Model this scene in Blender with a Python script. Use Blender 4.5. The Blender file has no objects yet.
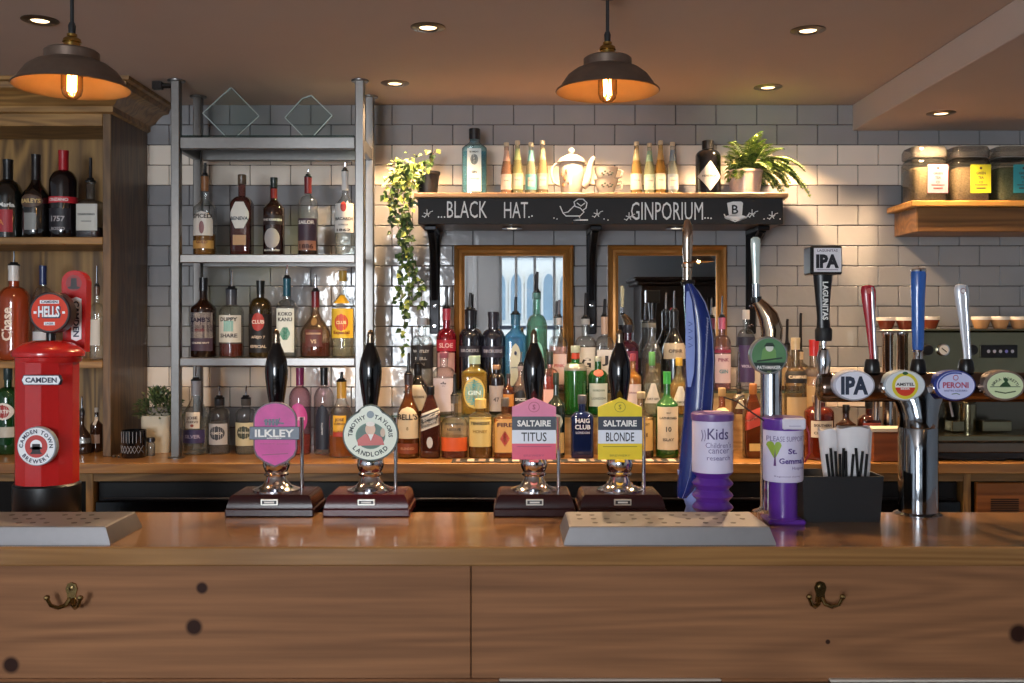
import bpy, bmesh, math, random
from mathutils import Vector, Matrix
random.seed(7)
C = bpy.context.scene.collection
S = bpy.context.scene
PI = math.pi

# ---------------------------------------------------------------- camera, world, light, exposure
EYE = 1.5            # height of the lens above the floor
cam_d = bpy.data.cameras.new('camera'); cam = bpy.data.objects.new('camera', cam_d); C.objects.link(cam)
cam.location = (0, 0, EYE); cam.rotation_euler = (PI/2, 0, 0)
cam_d.sensor_width = 36; cam_d.lens = 36*1000/1024; cam_d.shift_y = -15.5/1024
cam_d.clip_start = .05; cam_d.clip_end = 80
S.camera = cam
S.view_settings.view_transform = 'Standard'; S.view_settings.look = 'None'
S.view_settings.gamma = 1; S.view_settings.use_curve_mapping = False
S.view_settings.exposure = 0.14
S.cycles.use_denoising = True
S.cycles.transparent_max_bounces = 64
S.cycles.max_bounces = 10; S.cycles.glossy_bounces = 6; S.cycles.diffuse_bounces = 4
S.cycles.caustics_reflective = True; S.cycles.caustics_refractive = False
S.cycles.sample_clamp_indirect = 4

w = bpy.data.worlds.new('sky'); S.world = w; w.use_nodes = True
w.node_tree.nodes['Background'].inputs[0].default_value = (.72, .83, 1, 1)
w.node_tree.nodes['Background'].inputs[1].default_value = 1.6

def lamp(kind, name, loc, energy, col, parent=None, **kw):
    d = bpy.data.lights.new(name, kind); d.energy = energy; d.color = col
    rot = kw.pop('rot', None)
    for k, v in kw.items(): setattr(d, k, v)
    o = bpy.data.objects.new(name, d); C.objects.link(o); o.location = loc
    if rot: o.rotation_euler = rot
    if parent: o.parent = parent
    return o
WARM = (1, .66, .36); DAY = (.86, .93, 1)
lamp('SUN', 'sun', (0, -6, 8), 2.2, (1, .95, .88), rot=(math.radians(-38), math.radians(14), 0), angle=.02)
# daylight through the street window, plus fill lights added at the closed side walls
lamp('AREA', 'daylight_street_window', (-1.35, -3.06, 1.55), 190, DAY, rot=(-PI/2, 0, PI), shape='RECTANGLE', size=1.3, size_y=1.4)
lamp('AREA', 'right_wall_fill', (3.36, .1, 1.5), 130, DAY, rot=(0, PI/2, 0), shape='RECTANGLE', size=1.4, size_y=2.0)  # added soft fill; the right wall has no window
lamp('AREA', 'left_wall_fill', (-3.36, -1.85, 1.5), 120, DAY, rot=(0, -PI/2, 0), shape='RECTANGLE', size=1.4, size_y=1.8)  # added for reflected highlights and fill; the left wall has no window

# ---------------------------------------------------------------- projection of the photograph's pixels into the place
def X(px, D): return (px-512)*D/1000
def Z(py, D): return EYE+(326-py)*D/1000

# ---------------------------------------------------------------- materials
def L(h):
    if not isinstance(h, str): return (*h[:3], 1)
    r = [int(h[i:i+2], 16)/255 for i in (0, 2, 4)]
    return tuple((c/12.92 if c <= .04045 else ((c+.055)/1.055)**2.4) for c in r)+(1,)
MATS = {}
def new_mat(name):
    m = bpy.data.materials.new(name); m.use_nodes = True
    return m, m.node_tree.nodes, m.node_tree.links, m.node_tree.nodes['Principled BSDF']
def mat(h, rough=.5, metal=0, coat=0, var=.06, emit=0, bump=0, spec=.5, nscale=60):
    key = (h, rough, metal, coat, var, emit, bump, spec)
    if key in MATS: return MATS[key]
    m, n, l, b = new_mat('surface_'+str(h))
    b.inputs['Roughness'].default_value = rough; b.inputs['Metallic'].default_value = metal
    b.inputs['Coat Weight'].default_value = coat; b.inputs['Specular IOR Level'].default_value = spec
    b.inputs['Coat Roughness'].default_value = .08
    c = L(h)
    tc = n.new('ShaderNodeTexCoord'); nz = n.new('ShaderNodeTexNoise'); nz.inputs['Scale'].default_value = nscale
    nz.inputs['Detail'].default_value = 3
    l.new(tc.outputs['Object'], nz.inputs['Vector'])
    mx = n.new('ShaderNodeMix'); mx.data_type = 'RGBA'
    mx.inputs[6].default_value = tuple(v*(1-var) for v in c[:3])+(1,)
    mx.inputs[7].default_value = tuple(min(1, v*(1+var)) for v in c[:3])+(1,)
    l.new(nz.outputs['Fac'], mx.inputs[0]); l.new(mx.outputs[2], b.inputs['Base Color'])
    if bump:
        bp = n.new('ShaderNodeBump'); bp.inputs['Strength'].default_value = bump; bp.inputs['Distance'].default_value = .003
        l.new(nz.outputs['Fac'], bp.inputs['Height']); l.new(bp.outputs[0], b.inputs['Normal'])
    if emit:
        b.inputs['Emission Color'].default_value = c; b.inputs['Emission Strength'].default_value = emit
    MATS[key] = m
    return m
def paper(h): return mat(h, .55, var=.03)
def gloss(h): return mat(h, .14, coat=.5, var=.03)
CHROME = mat('d8d8dc', .1, 1, var=.02); STEEL = mat('827f7c', .36, 1, var=.1, bump=.05); BRASS = mat('b99a58', .22, 1)
BLACK = mat('0c0c0e', .32); RUBBER = mat('141416', .6); WHITE = paper('e9e7e2')
def glass(h='e8f0ee', body=0., refl=.5):
    """bottle glass: clear or tinted, a shiny skin; body adds the share of colour that the thick glass scatters"""
    key = ('glass', h, body, refl)
    if key in MATS: return MATS[key]
    m, n, l, b = new_mat('glass_'+h)
    c = L(h)
    lw = n.new('ShaderNodeLayerWeight'); lw.inputs['Blend'].default_value = .5
    pw = n.new('ShaderNodeMath'); pw.operation = 'POWER'; pw.inputs[1].default_value = 2.4
    l.new(lw.outputs['Facing'], pw.inputs[0])
    mxc = n.new('ShaderNodeMix'); mxc.data_type = 'RGBA'
    mxc.inputs[6].default_value = c; mxc.inputs[7].default_value = tuple(v*(.22 if max(c[:3])-min(c[:3]) > .12 else .62) for v in c[:3])+(1,)
    pe = n.new('ShaderNodeMath'); pe.operation = 'POWER'; pe.inputs[1].default_value = 1.5; l.new(lw.outputs['Facing'], pe.inputs[0]); l.new(pe.outputs[0], mxc.inputs[0])
    tr = n.new('ShaderNodeBsdfTransparent'); l.new(mxc.outputs[2], tr.inputs[0])
    b.inputs['Base Color'].default_value = c; b.inputs['Roughness'].default_value = .12
    m1 = n.new('ShaderNodeMixShader'); m1.inputs[0].default_value = body if body > .8 else body*.55
    l.new(tr.outputs[0], m1.inputs[1]); l.new(b.outputs[0], m1.inputs[2])
    gl = n.new('ShaderNodeBsdfGlossy'); gl.inputs['Roughness'].default_value = .04
    ma = n.new('ShaderNodeMath'); ma.operation = 'MULTIPLY_ADD'; ma.inputs[1].default_value = refl; ma.inputs[2].default_value = .06
    l.new(pw.outputs[0], ma.inputs[0])
    m2 = n.new('ShaderNodeMixShader'); l.new(ma.outputs[0], m2.inputs[0])
    l.new(m1.outputs[0], m2.inputs[1]); l.new(gl.outputs[0], m2.inputs[2])
    l.new(m2.outputs[0], n['Material Output'].inputs[0])
    MATS[key] = m
    return m
def liquid(h, body=.6):
    key = ('liq', h, body)
    if key in MATS: return MATS[key]
    m, n, l, b = new_mat('liquid_'+h)
    c = L(h); b.inputs['Base Color'].default_value = c; b.inputs['Roughness'].default_value = .1
    tr = n.new('ShaderNodeBsdfTransparent'); tr.inputs[0].default_value = tuple(v**.6 for v in c[:3])+(1,)
    mx = n.new('ShaderNodeMixShader'); mx.inputs[0].default_value = body*.8
    l.new(tr.outputs[0], mx.inputs[1]); l.new(b.outputs[0], mx.inputs[2]); l.new(mx.outputs[0], n['Material Output'].inputs[0])
    MATS[key] = m
    return m
def wood(dark, light, axis='X', scale=1., rough=.42, coat=0., knots=(), rings=9., fig=.22, spec=.5):
    key = ('wood', dark, light, axis, scale, rough, coat, tuple(knots))
    if key in MATS: return MATS[key]
    m, n, l, b = new_mat('wood_'+light)
    tc = n.new('ShaderNodeTexCoord'); mp = n.new('ShaderNodeMapping')
    s = [7*scale]*3; s['XYZ'.index(axis)] = (.8 if fig > .15 else .45)*scale
    mp.inputs['Scale'].default_value = s; l.new(tc.outputs['Object'], mp.inputs['Vector'])
    n1 = n.new('ShaderNodeTexNoise'); n1.inputs['Scale'].default_value = 1.; n1.inputs['Detail'].default_value = 2; n1.inputs['Distortion'].default_value = .6
    l.new(mp.outputs[0], n1.inputs['Vector'])
    mu = n.new('ShaderNodeMath'); mu.operation = 'MULTIPLY'; mu.inputs[1].default_value = rings*6.28
    sn = n.new('ShaderNodeMath'); sn.operation = 'SINE'
    l.new(n1.outputs['Fac'], mu.inputs[0]); l.new(mu.outputs[0], sn.inputs[0])
    mp2 = n.new('ShaderNodeMapping'); s2 = [90*scale]*3; s2['XYZ'.index(axis)] = 3*scale
    mp2.inputs['Scale'].default_value = s2; l.new(tc.outputs['Object'], mp2.inputs['Vector'])
    n2 = n.new('ShaderNodeTexNoise'); n2.inputs['Scale'].default_value = 1.; n2.inputs['Detail'].default_value = 4
    l.new(mp2.outputs[0], n2.inputs['Vector'])
    a1 = n.new('ShaderNodeMath'); a1.operation = 'MULTIPLY_ADD'; a1.inputs[1].default_value = fig; a1.inputs[2].default_value = .25
    l.new(sn.outputs[0], a1.inputs[0])
    a2 = n.new('ShaderNodeMath'); a2.operation = 'MULTIPLY_ADD'; a2.inputs[1].default_value = .6
    l.new(n2.outputs['Fac'], a2.inputs[0]); l.new(a1.outputs[0], a2.inputs[2])
    mx = n.new('ShaderNodeMix'); mx.data_type = 'RGBA'; mx.inputs[6].default_value = L(dark); mx.inputs[7].default_value = L(light)
    l.new(a2.outputs[0], mx.inputs[0]); col = mx.outputs[2]
    for (kx, kz, kr) in knots:                       # knots where the board has them
        vm = n.new('ShaderNodeVectorMath'); vm.operation = 'MULTIPLY'; vm.inputs[1].default_value = (1, 0, 1)
        l.new(tc.outputs['Object'], vm.inputs[0])
        vd = n.new('ShaderNodeVectorMath'); vd.operation = 'DISTANCE'; vd.inputs[1].default_value = (kx, 0, kz); l.new(vm.outputs[0], vd.inputs[0])
        mr = n.new('ShaderNodeMapRange'); mr.inputs[1].default_value = kr*.75; mr.inputs[2].default_value = kr*1.25; mr.inputs[3].default_value = 1; mr.inputs[4].default_value = 0
        l.new(vd.outputs['Value'], mr.inputs[0])
        k = n.new('ShaderNodeMix'); k.data_type = 'RGBA'; k.inputs[7].default_value = L('2a140c')
        l.new(mr.outputs[0], k.inputs[0]); l.new(col, k.inputs[6]); col = k.outputs[2]
    l.new(col, b.inputs['Base Color'])
    b.inputs['Roughness'].default_value = rough; b.inputs['Coat Weight'].default_value = coat; b.inputs['Coat Roughness'].default_value = .1; b.inputs['Specular IOR Level'].default_value = spec
    bp = n.new('ShaderNodeBump'); bp.inputs['Strength'].default_value = .12; bp.inputs['Distance'].default_value = .002
    l.new(a2.outputs[0], bp.inputs['Height']); l.new(bp.outputs[0], b.inputs['Normal'])
    MATS[key] = m
    return m
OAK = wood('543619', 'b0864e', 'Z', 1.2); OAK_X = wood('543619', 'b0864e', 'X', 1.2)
COUNTER = wood('6a4220', 'a87a42', 'X', 1., .3, .3)
BARTOP = wood('5e3c20', 'a2784a', 'X', .9, .2, .6, fig=.12)

# ---------------------------------------------------------------- mesh tools
GLY = {}
def glyph(s, bold=0.):
    """outline of a word as flat faces, centred on its own box: verts, faces, width, height"""
    k = (s, bold)
    if k not in GLY:
        cu = bpy.data.curves.new('lettering', 'FONT'); cu.body = s; cu.resolution_u = 2; cu.offset = bold; cu.fill_mode = 'FRONT'
        o = bpy.data.objects.new('lettering', cu); C.objects.link(o)
        me = bpy.data.meshes.new_from_object(o.evaluated_get(bpy.context.evaluated_depsgraph_get()))
        v = [(p.co.x, p.co.y) for p in me.vertices]; f = [tuple(p.vertices) for p in me.polygons]
        bpy.data.objects.remove(o); bpy.data.curves.remove(cu); bpy.data.meshes.remove(me)
        if not v: v = [(0, 0)]
        x0, x1 = min(p[0] for p in v), max(p[0] for p in v); y0, y1 = min(p[1] for p in v), max(p[1] for p in v)
        GLY[k] = ([(a-(x0+x1)/2, b-(y0+y1)/2) for a, b in v], f, max(x1-x0, .05), max(y1-y0, .05))
    return GLY[k]

class MB:
    """collects shapes and links them as ONE mesh object"""
    def __init__(s): s.v = []; s.f = []; s.mi = []; s.sm = []; s.mats = []
    def m(s, mt):
        if mt not in s.mats: s.mats.append(mt)
        return s.mats.index(mt)
    def add(s, vs, fs, mt, smooth=False, M=None):
        o = len(s.v); i = s.m(mt)
        s.v += [tuple(M @ Vector(p)) if M else tuple(p) for p in vs]
        for f in fs: s.f.append(tuple(a+o for a in f)); s.mi.append(i); s.sm.append(smooth)
        return s
    def box(s, x0, x1, y0, y1, z0, z1, mt, b=0., M=None):
        lo = (min(x0, x1), min(y0, y1), min(z0, z1)); hi = (max(x0, x1), max(y0, y1), max(z0, z1))
        b = min([b]+[(hi[i]-lo[i])*.45 for i in range(3)])
        if b <= 0:
            v = [(x, y, z) for x in (lo[0], hi[0]) for y in (lo[1], hi[1]) for z in (lo[2], hi[2])]
            return s.add(v, [(0, 1, 3, 2), (4, 6, 7, 5), (0, 4, 5, 1), (2, 3, 7, 6), (0, 2, 6, 4), (1, 5, 7, 3)], mt, M=M)
        v = []; ix = {}
        for a in (0, 1):
            for c in (0, 1):
                for d in (0, 1):
                    q = [(lo, hi)[t][i] for i, t in enumerate((a, c, d))]
                    sg = [1-2*t for t in (a, c, d)]
                    for ax in range(3):      # corner vertex lying on the face normal to ax
                        p = [q[i]+(sg[i]*b if i != ax else 0) for i in range(3)]
                        ix[(a, c, d, ax)] = len(v); v.append(p)
        f = []
        for t in (0, 1):
            f.append([ix[(t, p, q, 0)] for p, q in ((0, 0), (1, 0), (1, 1), (0, 1))])
            f.append([ix[(p, t, q, 1)] for p, q in ((0, 0), (1, 0), (1, 1), (0, 1))])
            f.append([ix[(p, q, t, 2)] for p, q in ((0, 0), (1, 0), (1, 1), (0, 1))])
        for p in (0, 1):
            for q in (0, 1):
                f.append([ix[(0, p, q, 1)], ix[(1, p, q, 1)], ix[(1, p, q, 2)], ix[(0, p, q, 2)]])
                f.append([ix[(p, 0, q, 0)], ix[(p, 1, q, 0)], ix[(p, 1, q, 2)], ix[(p, 0, q, 2)]])
                f.append([ix[(p, q, 0, 0)], ix[(p, q, 1, 0)], ix[(p, q, 1, 1)], ix[(p, q, 0, 1)]])
                for d in (0, 1): f.append([ix[(p, q, d, 0)], ix[(p, q, d, 1)], ix[(p, q, d, 2)]])
        return s.add(v, f, mt, M=M)
    def rings(s, rs, mt, cap0=True, cap1=True, smooth=True, M=None):
        n = len(rs[0]); v = [p for r in rs for p in r]; f = []
        for i in range(len(rs)-1):
            for j in range(n):
                k = (j+1) % n
                f.append((i*n+j, i*n+k, (i+1)*n+k, (i+1)*n+j))
        if cap0: f.append(tuple(reversed(range(n))))
        if cap1: f.append(tuple(range((len(rs)-1)*n, len(rs)*n)))
        return s.add(v, f, mt, smooth, M)
    def lathe(s, prof, mt, seg=24, o=(0, 0, 0), cap=True, n=2., asp=1., M=None, smooth=True, ph=0.):
        rs = []
        for r, z in prof:
            ring = []
            for j in range(seg):
                a = 2*PI*(j+ph)/seg; c, d = math.cos(a), math.sin(a)
                e = 2./n
                ring.append((o[0]+max(r, 1e-5)*math.copysign(abs(c)**e, c), o[1]+max(r, 1e-5)*asp*math.copysign(abs(d)**e, d), o[2]+z))
            rs.append(ring)
        return s.rings(rs, mt, cap, cap, smooth, M)
    def tube(s, pts, r, mt, seg=10, cap=True, asp=1.):
        pts = [Vector(p) for p in pts]; rs = []; prev = None
        for i, p in enumerate(pts):
            t = (pts[min(i+1, len(pts)-1)]-pts[max(i-1, 0)]).normalized()
            if prev is None:
                u = t.orthogonal().normalized() if abs(t.y) > .9 else t.cross(Vector((0, 1, 0))).normalized()
            else: u = (prev-t*prev.dot(t)).normalized()
            prev = u; w_ = t.cross(u); rr = r[i] if isinstance(r, (list, tuple)) else r
            rs.append([p+u*rr*math.cos(2*PI*j/seg)+w_*rr*asp*math.sin(2*PI*j/seg) for j in range(seg)])
        return s.rings(rs, mt, cap, cap)
    def prism(s, poly, y0, y1, mt, b=0., M=None, mb=None, smooth=False):
        """outline in x,z pushed from y0 (front) to y1; b chamfers the front edge"""
        n = len(poly)
        cx = sum(p[0] for p in poly)/n; cz = sum(p[1] for p in poly)/n
        if b:
            R = max(math.hypot(p[0]-cx, p[1]-cz) for p in poly); k = 1-b/R
            rs = [[(cx+(p[0]-cx)*k, y0, cz+(p[1]-cz)*k) for p in poly], [(p[0], y0+b, p[1]) for p in poly], [(p[0], y1, p[1]) for p in poly]]
        else: rs = [[(p[0], y0, p[1]) for p in poly], [(p[0], y1, p[1]) for p in poly]]
        return s.rings(rs, mt, smooth=smooth, M=M)
    def flat(s, poly, y, mt, M=None): return s.add([(p[0], y, p[1]) for p in poly], [tuple(range(len(poly)))], mt, M=M)
    def stroke(s, pts, wd, y, mt, M=None):
        v = []; f = []
        for i, p in enumerate(pts):
            a = pts[max(i-1, 0)]; c = pts[min(i+1, len(pts)-1)]
            dx, dz = c[0]-a[0], c[1]-a[1]; q = math.hypot(dx, dz) or 1
            v += [(p[0]-dz/q*wd/2, y, p[1]+dx/q*wd/2), (p[0]+dz/q*wd/2, y, p[1]-dx/q*wd/2)]
            if i: f.append((2*i-2, 2*i-1, 2*i+1, 2*i))
        return s.add(v, f, mt, M=M)
    def text(s, t, x, z, y, mt, W=None, H=None, bold=.0, rot=0., fn=None, M=None, maxH=None):
        v, f, gw, gh = glyph(t, bold)
        if W and H: kx, kz = W/gw, H/gh
        elif W: kx = kz = W/gw
        else: kx = kz = H/gh
        if maxH and gh*kz > maxH: kz = maxH/gh
        c, d = math.cos(rot), math.sin(rot); out = []
        for a, b in v:
            a *= kx; b *= kz; px, pz = x+a*c-b*d, z+a*d+b*c
            out.append((px, fn(px, pz) if fn else y, pz))
        return s.add(out, f, mt, M=M)
    def arc_text(s, t, cx, cz, R, mid, H, y, mt, bold=0., under=False, gap=.22, sq=1.):
        ws = [(glyph(ch, bold)[2]*H/max(glyph('E', bold)[3], .1) if ch != ' ' else H*.45) for ch in t]
        tot = sum(ws)+gap*H*(len(t)-1); a = mid+(tot/2/R)*(-1 if under else 1)
        for ch, wd in zip(t, ws):
            st = (wd/2)/R*(1 if under else -1); a += st
            if ch != ' ':
                s.text(ch, cx+R*math.cos(a), cz+R*sq*math.sin(a), y, mt, W=wd, H=H*(.35 if ch in '.-' else 1), bold=bold, rot=a+(PI/2 if under else -PI/2))
            a += st+(gap*H/R)*(1 if under else -1)
        return s
    def build(s, name, parent=None, loc=(0, 0, 0), rot=None, angle=35, **tags):
        me = bpy.data.meshes.new(name); me.from_pydata(s.v, [], s.f)
        bm = bmesh.new(); bm.from_mesh(me); bmesh.ops.recalc_face_normals(bm, faces=bm.faces[:]); bm.to_mesh(me); bm.free()
        for mt in s.mats: me.materials.append(mt)
        me.polygons.foreach_set('material_index', s.mi); me.polygons.foreach_set('use_smooth', s.sm)
        me.set_sharp_from_angle(angle=math.radians(angle)); me.update()
        o = bpy.data.objects.new(name, me); C.objects.link(o); o.location = loc
        if rot: o.rotation_euler = rot
        if parent: o.parent = parent
        for k, v in tags.items(): o[k] = v
        return o
def circ(cx, cz, r, n=40, rz=None): return [(cx+r*math.cos(2*PI*i/n), cz+(rz or r)*math.sin(2*PI*i/n)) for i in range(n)]
def thing(name, label, cat, loc=(0, 0, 0), rz=0., group=None):
    o = bpy.data.objects.new(name, None); C.objects.link(o); o.location = loc; o.rotation_euler = (0, 0, rz); o.empty_display_size = .05
    o['label'] = label; o['category'] = cat
    if group: o['group'] = group
    return o
def tag(o, label, cat, group=None):
    o['label'] = label; o['category'] = cat
    if group: o['group'] = group
    return o
def struct(name, mb, **k): return mb.build(name, kind='structure', **k)
def copy_tree(o, parent=None):
    c = o.copy(); C.objects.link(c)
    if parent: c.parent = parent
    for ch in list(o.children):
        copy_tree(ch, c)
    return c
# ---------------------------------------------------------------- the room
CEIL = 2.385; WALL = 4.0; CT = 1.025; BT = 1.035     # ceiling, tiled wall, back counter top, bar top
def tile_mat(name, h):
    m, n, l, b = new_mat(name)
    tc = n.new('ShaderNodeTexCoord'); nz = n.new('ShaderNodeTexNoise'); nz.inputs['Scale'].default_value = 16; nz.inputs['Detail'].default_value = 2.5
    l.new(tc.outputs['Object'], nz.inputs['Vector'])
    n3 = n.new('ShaderNodeTexNoise'); n3.inputs['Scale'].default_value = 5; l.new(tc.outputs['Object'], n3.inputs['Vector'])
    c = L(h); mx = n.new('ShaderNodeMix'); mx.data_type = 'RGBA'
    mx.inputs[6].default_value = tuple(v*.88 for v in c[:3])+(1,); mx.inputs[7].default_value = tuple(min(1, v*1.1) for v in c[:3])+(1,)
    l.new(n3.outputs['Fac'], mx.inputs[0]); l.new(mx.outputs[2], b.inputs['Base Color'])
    b.inputs['Roughness'].default_value = .1; b.inputs['Specular IOR Level'].default_value = .6
    bp = n.new('ShaderNodeBump'); bp.inputs['Strength'].default_value = .35; bp.inputs['Distance'].default_value = .006
    l.new(nz.outputs['Fac'], bp.inputs['Height']); l.new(bp.outputs[0], b.inputs['Normal'])
    return m
TG = tile_mat('grey_tile', '8e8d8f'); TC = tile_mat('cream_tile', 'ecdfd0'); GROUT = mat('453e3a', .9)
t = MB()
t.box(-3.4, 3.4, WALL+.004, WALL+.12, 0, CEIL+.1, GROUT)
TW, TH = .162, .0806
for k in range(19):
    z1 = CEIL-k*TH; z0 = z1-TH
    xo = X(230, 4)+(TW/2 if k % 2 else 0)
    for i in range(-16, 24):
        a = xo+i*TW
        if a < -2.7 or a+TW > 2.8: continue
        cx, cz = a+TW/2, (z0+z1)/2; rx, rz = random.gauss(0, .006), random.gauss(0, .006)
        M = Matrix.Translation((cx, WALL, cz)) @ Matrix.Rotation(rz, 4, 'Z') @ Matrix.Rotation(rx, 4, 'X')
        g = .0013
        t.box(-TW/2+g, TW/2-g, -.004, .01, -TH/2+g, TH/2-g, TC if k in (2, 3, 13, 14) else TG, .0022, M=M)
struct('wall_back', t)
PLASTER = mat('c2aea0', .8, var=.03, nscale=8); PALE = mat('d3dee8', .8, var=.03)
c = MB(); c.box(-3.4, 3.4, -3.1, WALL+.1, CEIL, CEIL+.1, PLASTER); struct('ceiling', c)
c = MB(); c.box(X(852, 4), 3.4, -3.0, WALL-.006, 2.28, CEIL-.001, PLASTER, .003); struct('ceiling_beam', c)
c = MB(); c.box(-3.4, 3.4, -3.1, WALL+.1, -.1, 0, wood('2f2016', '5a4028', 'Y', 1, .4)); struct('floor', c)
c = MB(); c.box(-3.45, -3.35, -3.1, WALL+.1, 0, CEIL, PALE); struct('wall_left', c)
c = MB(); c.box(3.35, 3.45, -3.1, WALL+.1, 0, CEIL, PALE); struct('wall_right', c)
# the wall behind the photographer: one window shows in the mirror
WX0, WX1, WZ0, WZ1 = -.14, 1.08, .85, 2.29
c = MB()
for a in ((-3.4, -2.02, 0, CEIL), (-.68, WX0, 0, CEIL), (-2.02, -.68, 0, .84), (-2.02, -.68, 2.26, CEIL), (WX1, 3.4, 0, CEIL), (WX0, WX1, 0, WZ0), (WX0, WX1, WZ1, CEIL)):
    c.box(a[0], a[1], -3.12, -3.0, a[2], a[3], PALE)
c.box(-.55, -.50, -3.0, -2.985, .2, 2.3, PALE, .005); c.box(-.42, -.38, -3.0, -2.985, .2, 2.3, PALE, .005)
struct('wall_front', c)
fr = MB(); FW = mat('dfe8ee', .4)
for x in (WX0, .03, .235, .45, .66, .87, WX1-.03): fr.box(x, x+.03, -3.09, -3.03, WZ0, WZ1, FW, .004)
for z, h_ in ((WZ0, .05), (1.46, .045), (WZ1-.04, .04)): fr.box(WX0, WX1, -3.1, -3.02, z, z+h_, mat('7f93b4', .4) if h_ == .045 else FW, .004)
f = struct('window_1', fr)
fr = MB()
for x in (-2.02, -1.6, -1.15, -.72): fr.box(x, x+.04, -3.04, -2.99, .84, 2.26, FW, .004)
for z in (.84, 1.62, 2.22): fr.box(-2.02, -.68, -3.045, -2.985, z, z+.04, FW, .004)
struct('window_2', fr)
g = MB(); g.box(WX0+.02, WX1-.02, -3.062, -3.058, WZ0+.04, WZ1-.03, glass('f4f8fa', 0, .25)); g.build('window_pane', f)
# the stone building across the street
STN = mat('e2ded6', .85, bump=.1, nscale=5)
b_ = thing('stone_building', 'pale stone building with pointed arch windows across the street, seen in the mirror', 'building', (0, -9, 0))
wb = MB(); wb.box(-5, 8, -.5, 0, 0, 6, STN)
for z in (2.75, 2.9): wb.box(-5, 8, 0, .12, z, z+.07, STN, .01)
wb.box(-5, 8, 0, .1, 1.1, 1.3, STN)
wb.build('facade', b_)
for x in (-.75, -.48, -.2, .07, .34, .62, .9, 1.2, 1.5, 1.8):
    m_ = MB(); arch = lambda s_: [(x-.1*s_, 1.6), (x+.1*s_, 1.6), (x+.1*s_, 2.15)]+[(x+.1*s_*math.cos(a), 2.15+.26*s_*math.sin(a)**.8) for a in (.3, .6, .9, 1.2, 1.57)]+[(x-.1*s_*math.cos(a), 2.15+.26*s_*math.sin(a)**.8) for a in (1.2, .9, .6, .3)]+[(x-.1*s_, 2.15)]
    m_.prism(arch(1.25), .0, .05, mat('d8d4cc', .8)); o = m_.build('window', b_)
    m_ = MB(); m_.prism(arch(.9), .045, .06, mat('8296a2', .35)); m_.build('pane', o)
# dark dresser behind the photographer, seen in the right-hand mirror
DK = wood('1c110c', '3a2418', 'Z', 1, .35)
d_ = thing('dark_dresser', 'tall dark wooden dresser with cornice, reflected in the mirror right of the shelf bracket', 'dresser', (0, 0, 0))
m_ = MB(); m_.box(1.32, 3.1, -2.9, -2.3, 0, 1.92, DK, .01)
for i in range(3): m_.box(1.45+i*.55, 1.92+i*.55, -2.3, -2.285, .9, 1.8, DK, .012)
m_.build('carcass', d_)
m_ = MB(); m_.box(1.27, 3.15, -2.95, -2.24, 1.92, 1.96, DK, .01); m_.box(1.24, 3.18, -2.95, -2.2, 1.96, 2.0, DK, .012); m_.build('cornice', d_)

# ---------------------------------------------------------------- front bar
FD = 2.104
m_ = MB(); m_.box(-1.9, 1.9, FD, 2.5, BT-.041, BT, BARTOP, .004)
tag(m_.build('counter_worktop'), 'long varnished wooden bar top with reflections across the foreground', 'bar top')
bf = thing('counter_panelling', 'wide knotty pine boarded front below the varnished bar top', 'bar front', (0, 0, 0))
kn = lambda px, py, r: (X(px, 2.13), Z(py, 2.13), r)
PINE = wood('442a1c', 'a0704c', 'X', .75, .6, .0, fig=.07, spec=.15, knots=(kn(202, 588, .012), kn(194, 627, .017), kn(11, 665, .017), kn(1019, 634, .02), kn(828, 642, .005)), rings=13)
zb = Z(680, 2.13); xs = X(471, 2.13)
m_ = MB(); m_.box(-1.9, xs-.001, 2.13, 2.15, zb, BT-.041, PINE, .0015); m_.build('panel', bf)
m_ = MB(); m_.box(xs+.001, 1.9, 2.131, 2.15, zb, BT-.041, PINE, .0015); m_.build('panel', bf)
m_ = MB(); m_.box(-1.9, 1.9, 2.15, 2.17, .05, BT-.041, wood('2a1a10', '4a301c', 'X')); m_.build('backing_board', bf)
m_ = MB(); m_.box(-1.9, xs+.06, 2.122, 2.149, .75, zb-.003, PINE, .003); m_.box(X(830, 2.12), 1.9, 2.118, 2.149, .75, zb-.002, mat('c8bfb4', .5), .003); m_.box(X(722, 2.12), X(830, 2.12), 2.126, 2.149, .75, zb-.004, PINE, .003); m_.box(xs+.06, X(722, 2.12), 2.122, 2.149, .75, zb-.001, mat('b9ab9c', .5), .003); m_.build('lower_rail', bf)
# ---------------------------------------------------------------- back counter, its cupboards and fridges
KD = 3.467
m_ = MB(); m_.box(-2.6, 2.6, KD, WALL-.006, CT-.038, CT, COUNTER, .003)
tag(m_.build('back_worktop'), 'honey coloured wooden back counter under the tiled wall carrying the bottles', 'counter top')
bc = thing('counter_cabinet', 'oak carcass with uprights and a vented door below the back counter', 'cabinet', (0, 0, 0))
zt = CT-.038
m_ = MB(); m_.box(-2.6, 2.6, KD+.03, KD+.05, zt-.03, zt, OAK_X); m_.build('top_rail', bc)
for px in (90, 966): m_ = MB(); m_.box(X(px, 3.5)-.012, X(px, 3.5)+.014, KD+.025, 3.95, .1, zt, OAK, .002); m_.build('upright', bc)
m_ = MB(); m_.box(-2.6, 2.6, 3.95, 3.98, .1, zt, mat('1a1512', .8)); m_.build('back_panel', bc)
m_ = MB(); m_.box(X(976, 3.5), 2.2, KD+.028, KD+.05, .2, zt-.035, wood('6a3a14', 'a8652c', 'X', 1), .003)
for i in range(7): m_.box(X(990, 3.5), X(1018, 3.5), KD+.0265, KD+.03, Z(499+i*2.2, 3.5)-.002, Z(499+i*2.2, 3.5)+.002, mat('2a1608', .7))
d_ = m_.build('door', bc)
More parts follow.
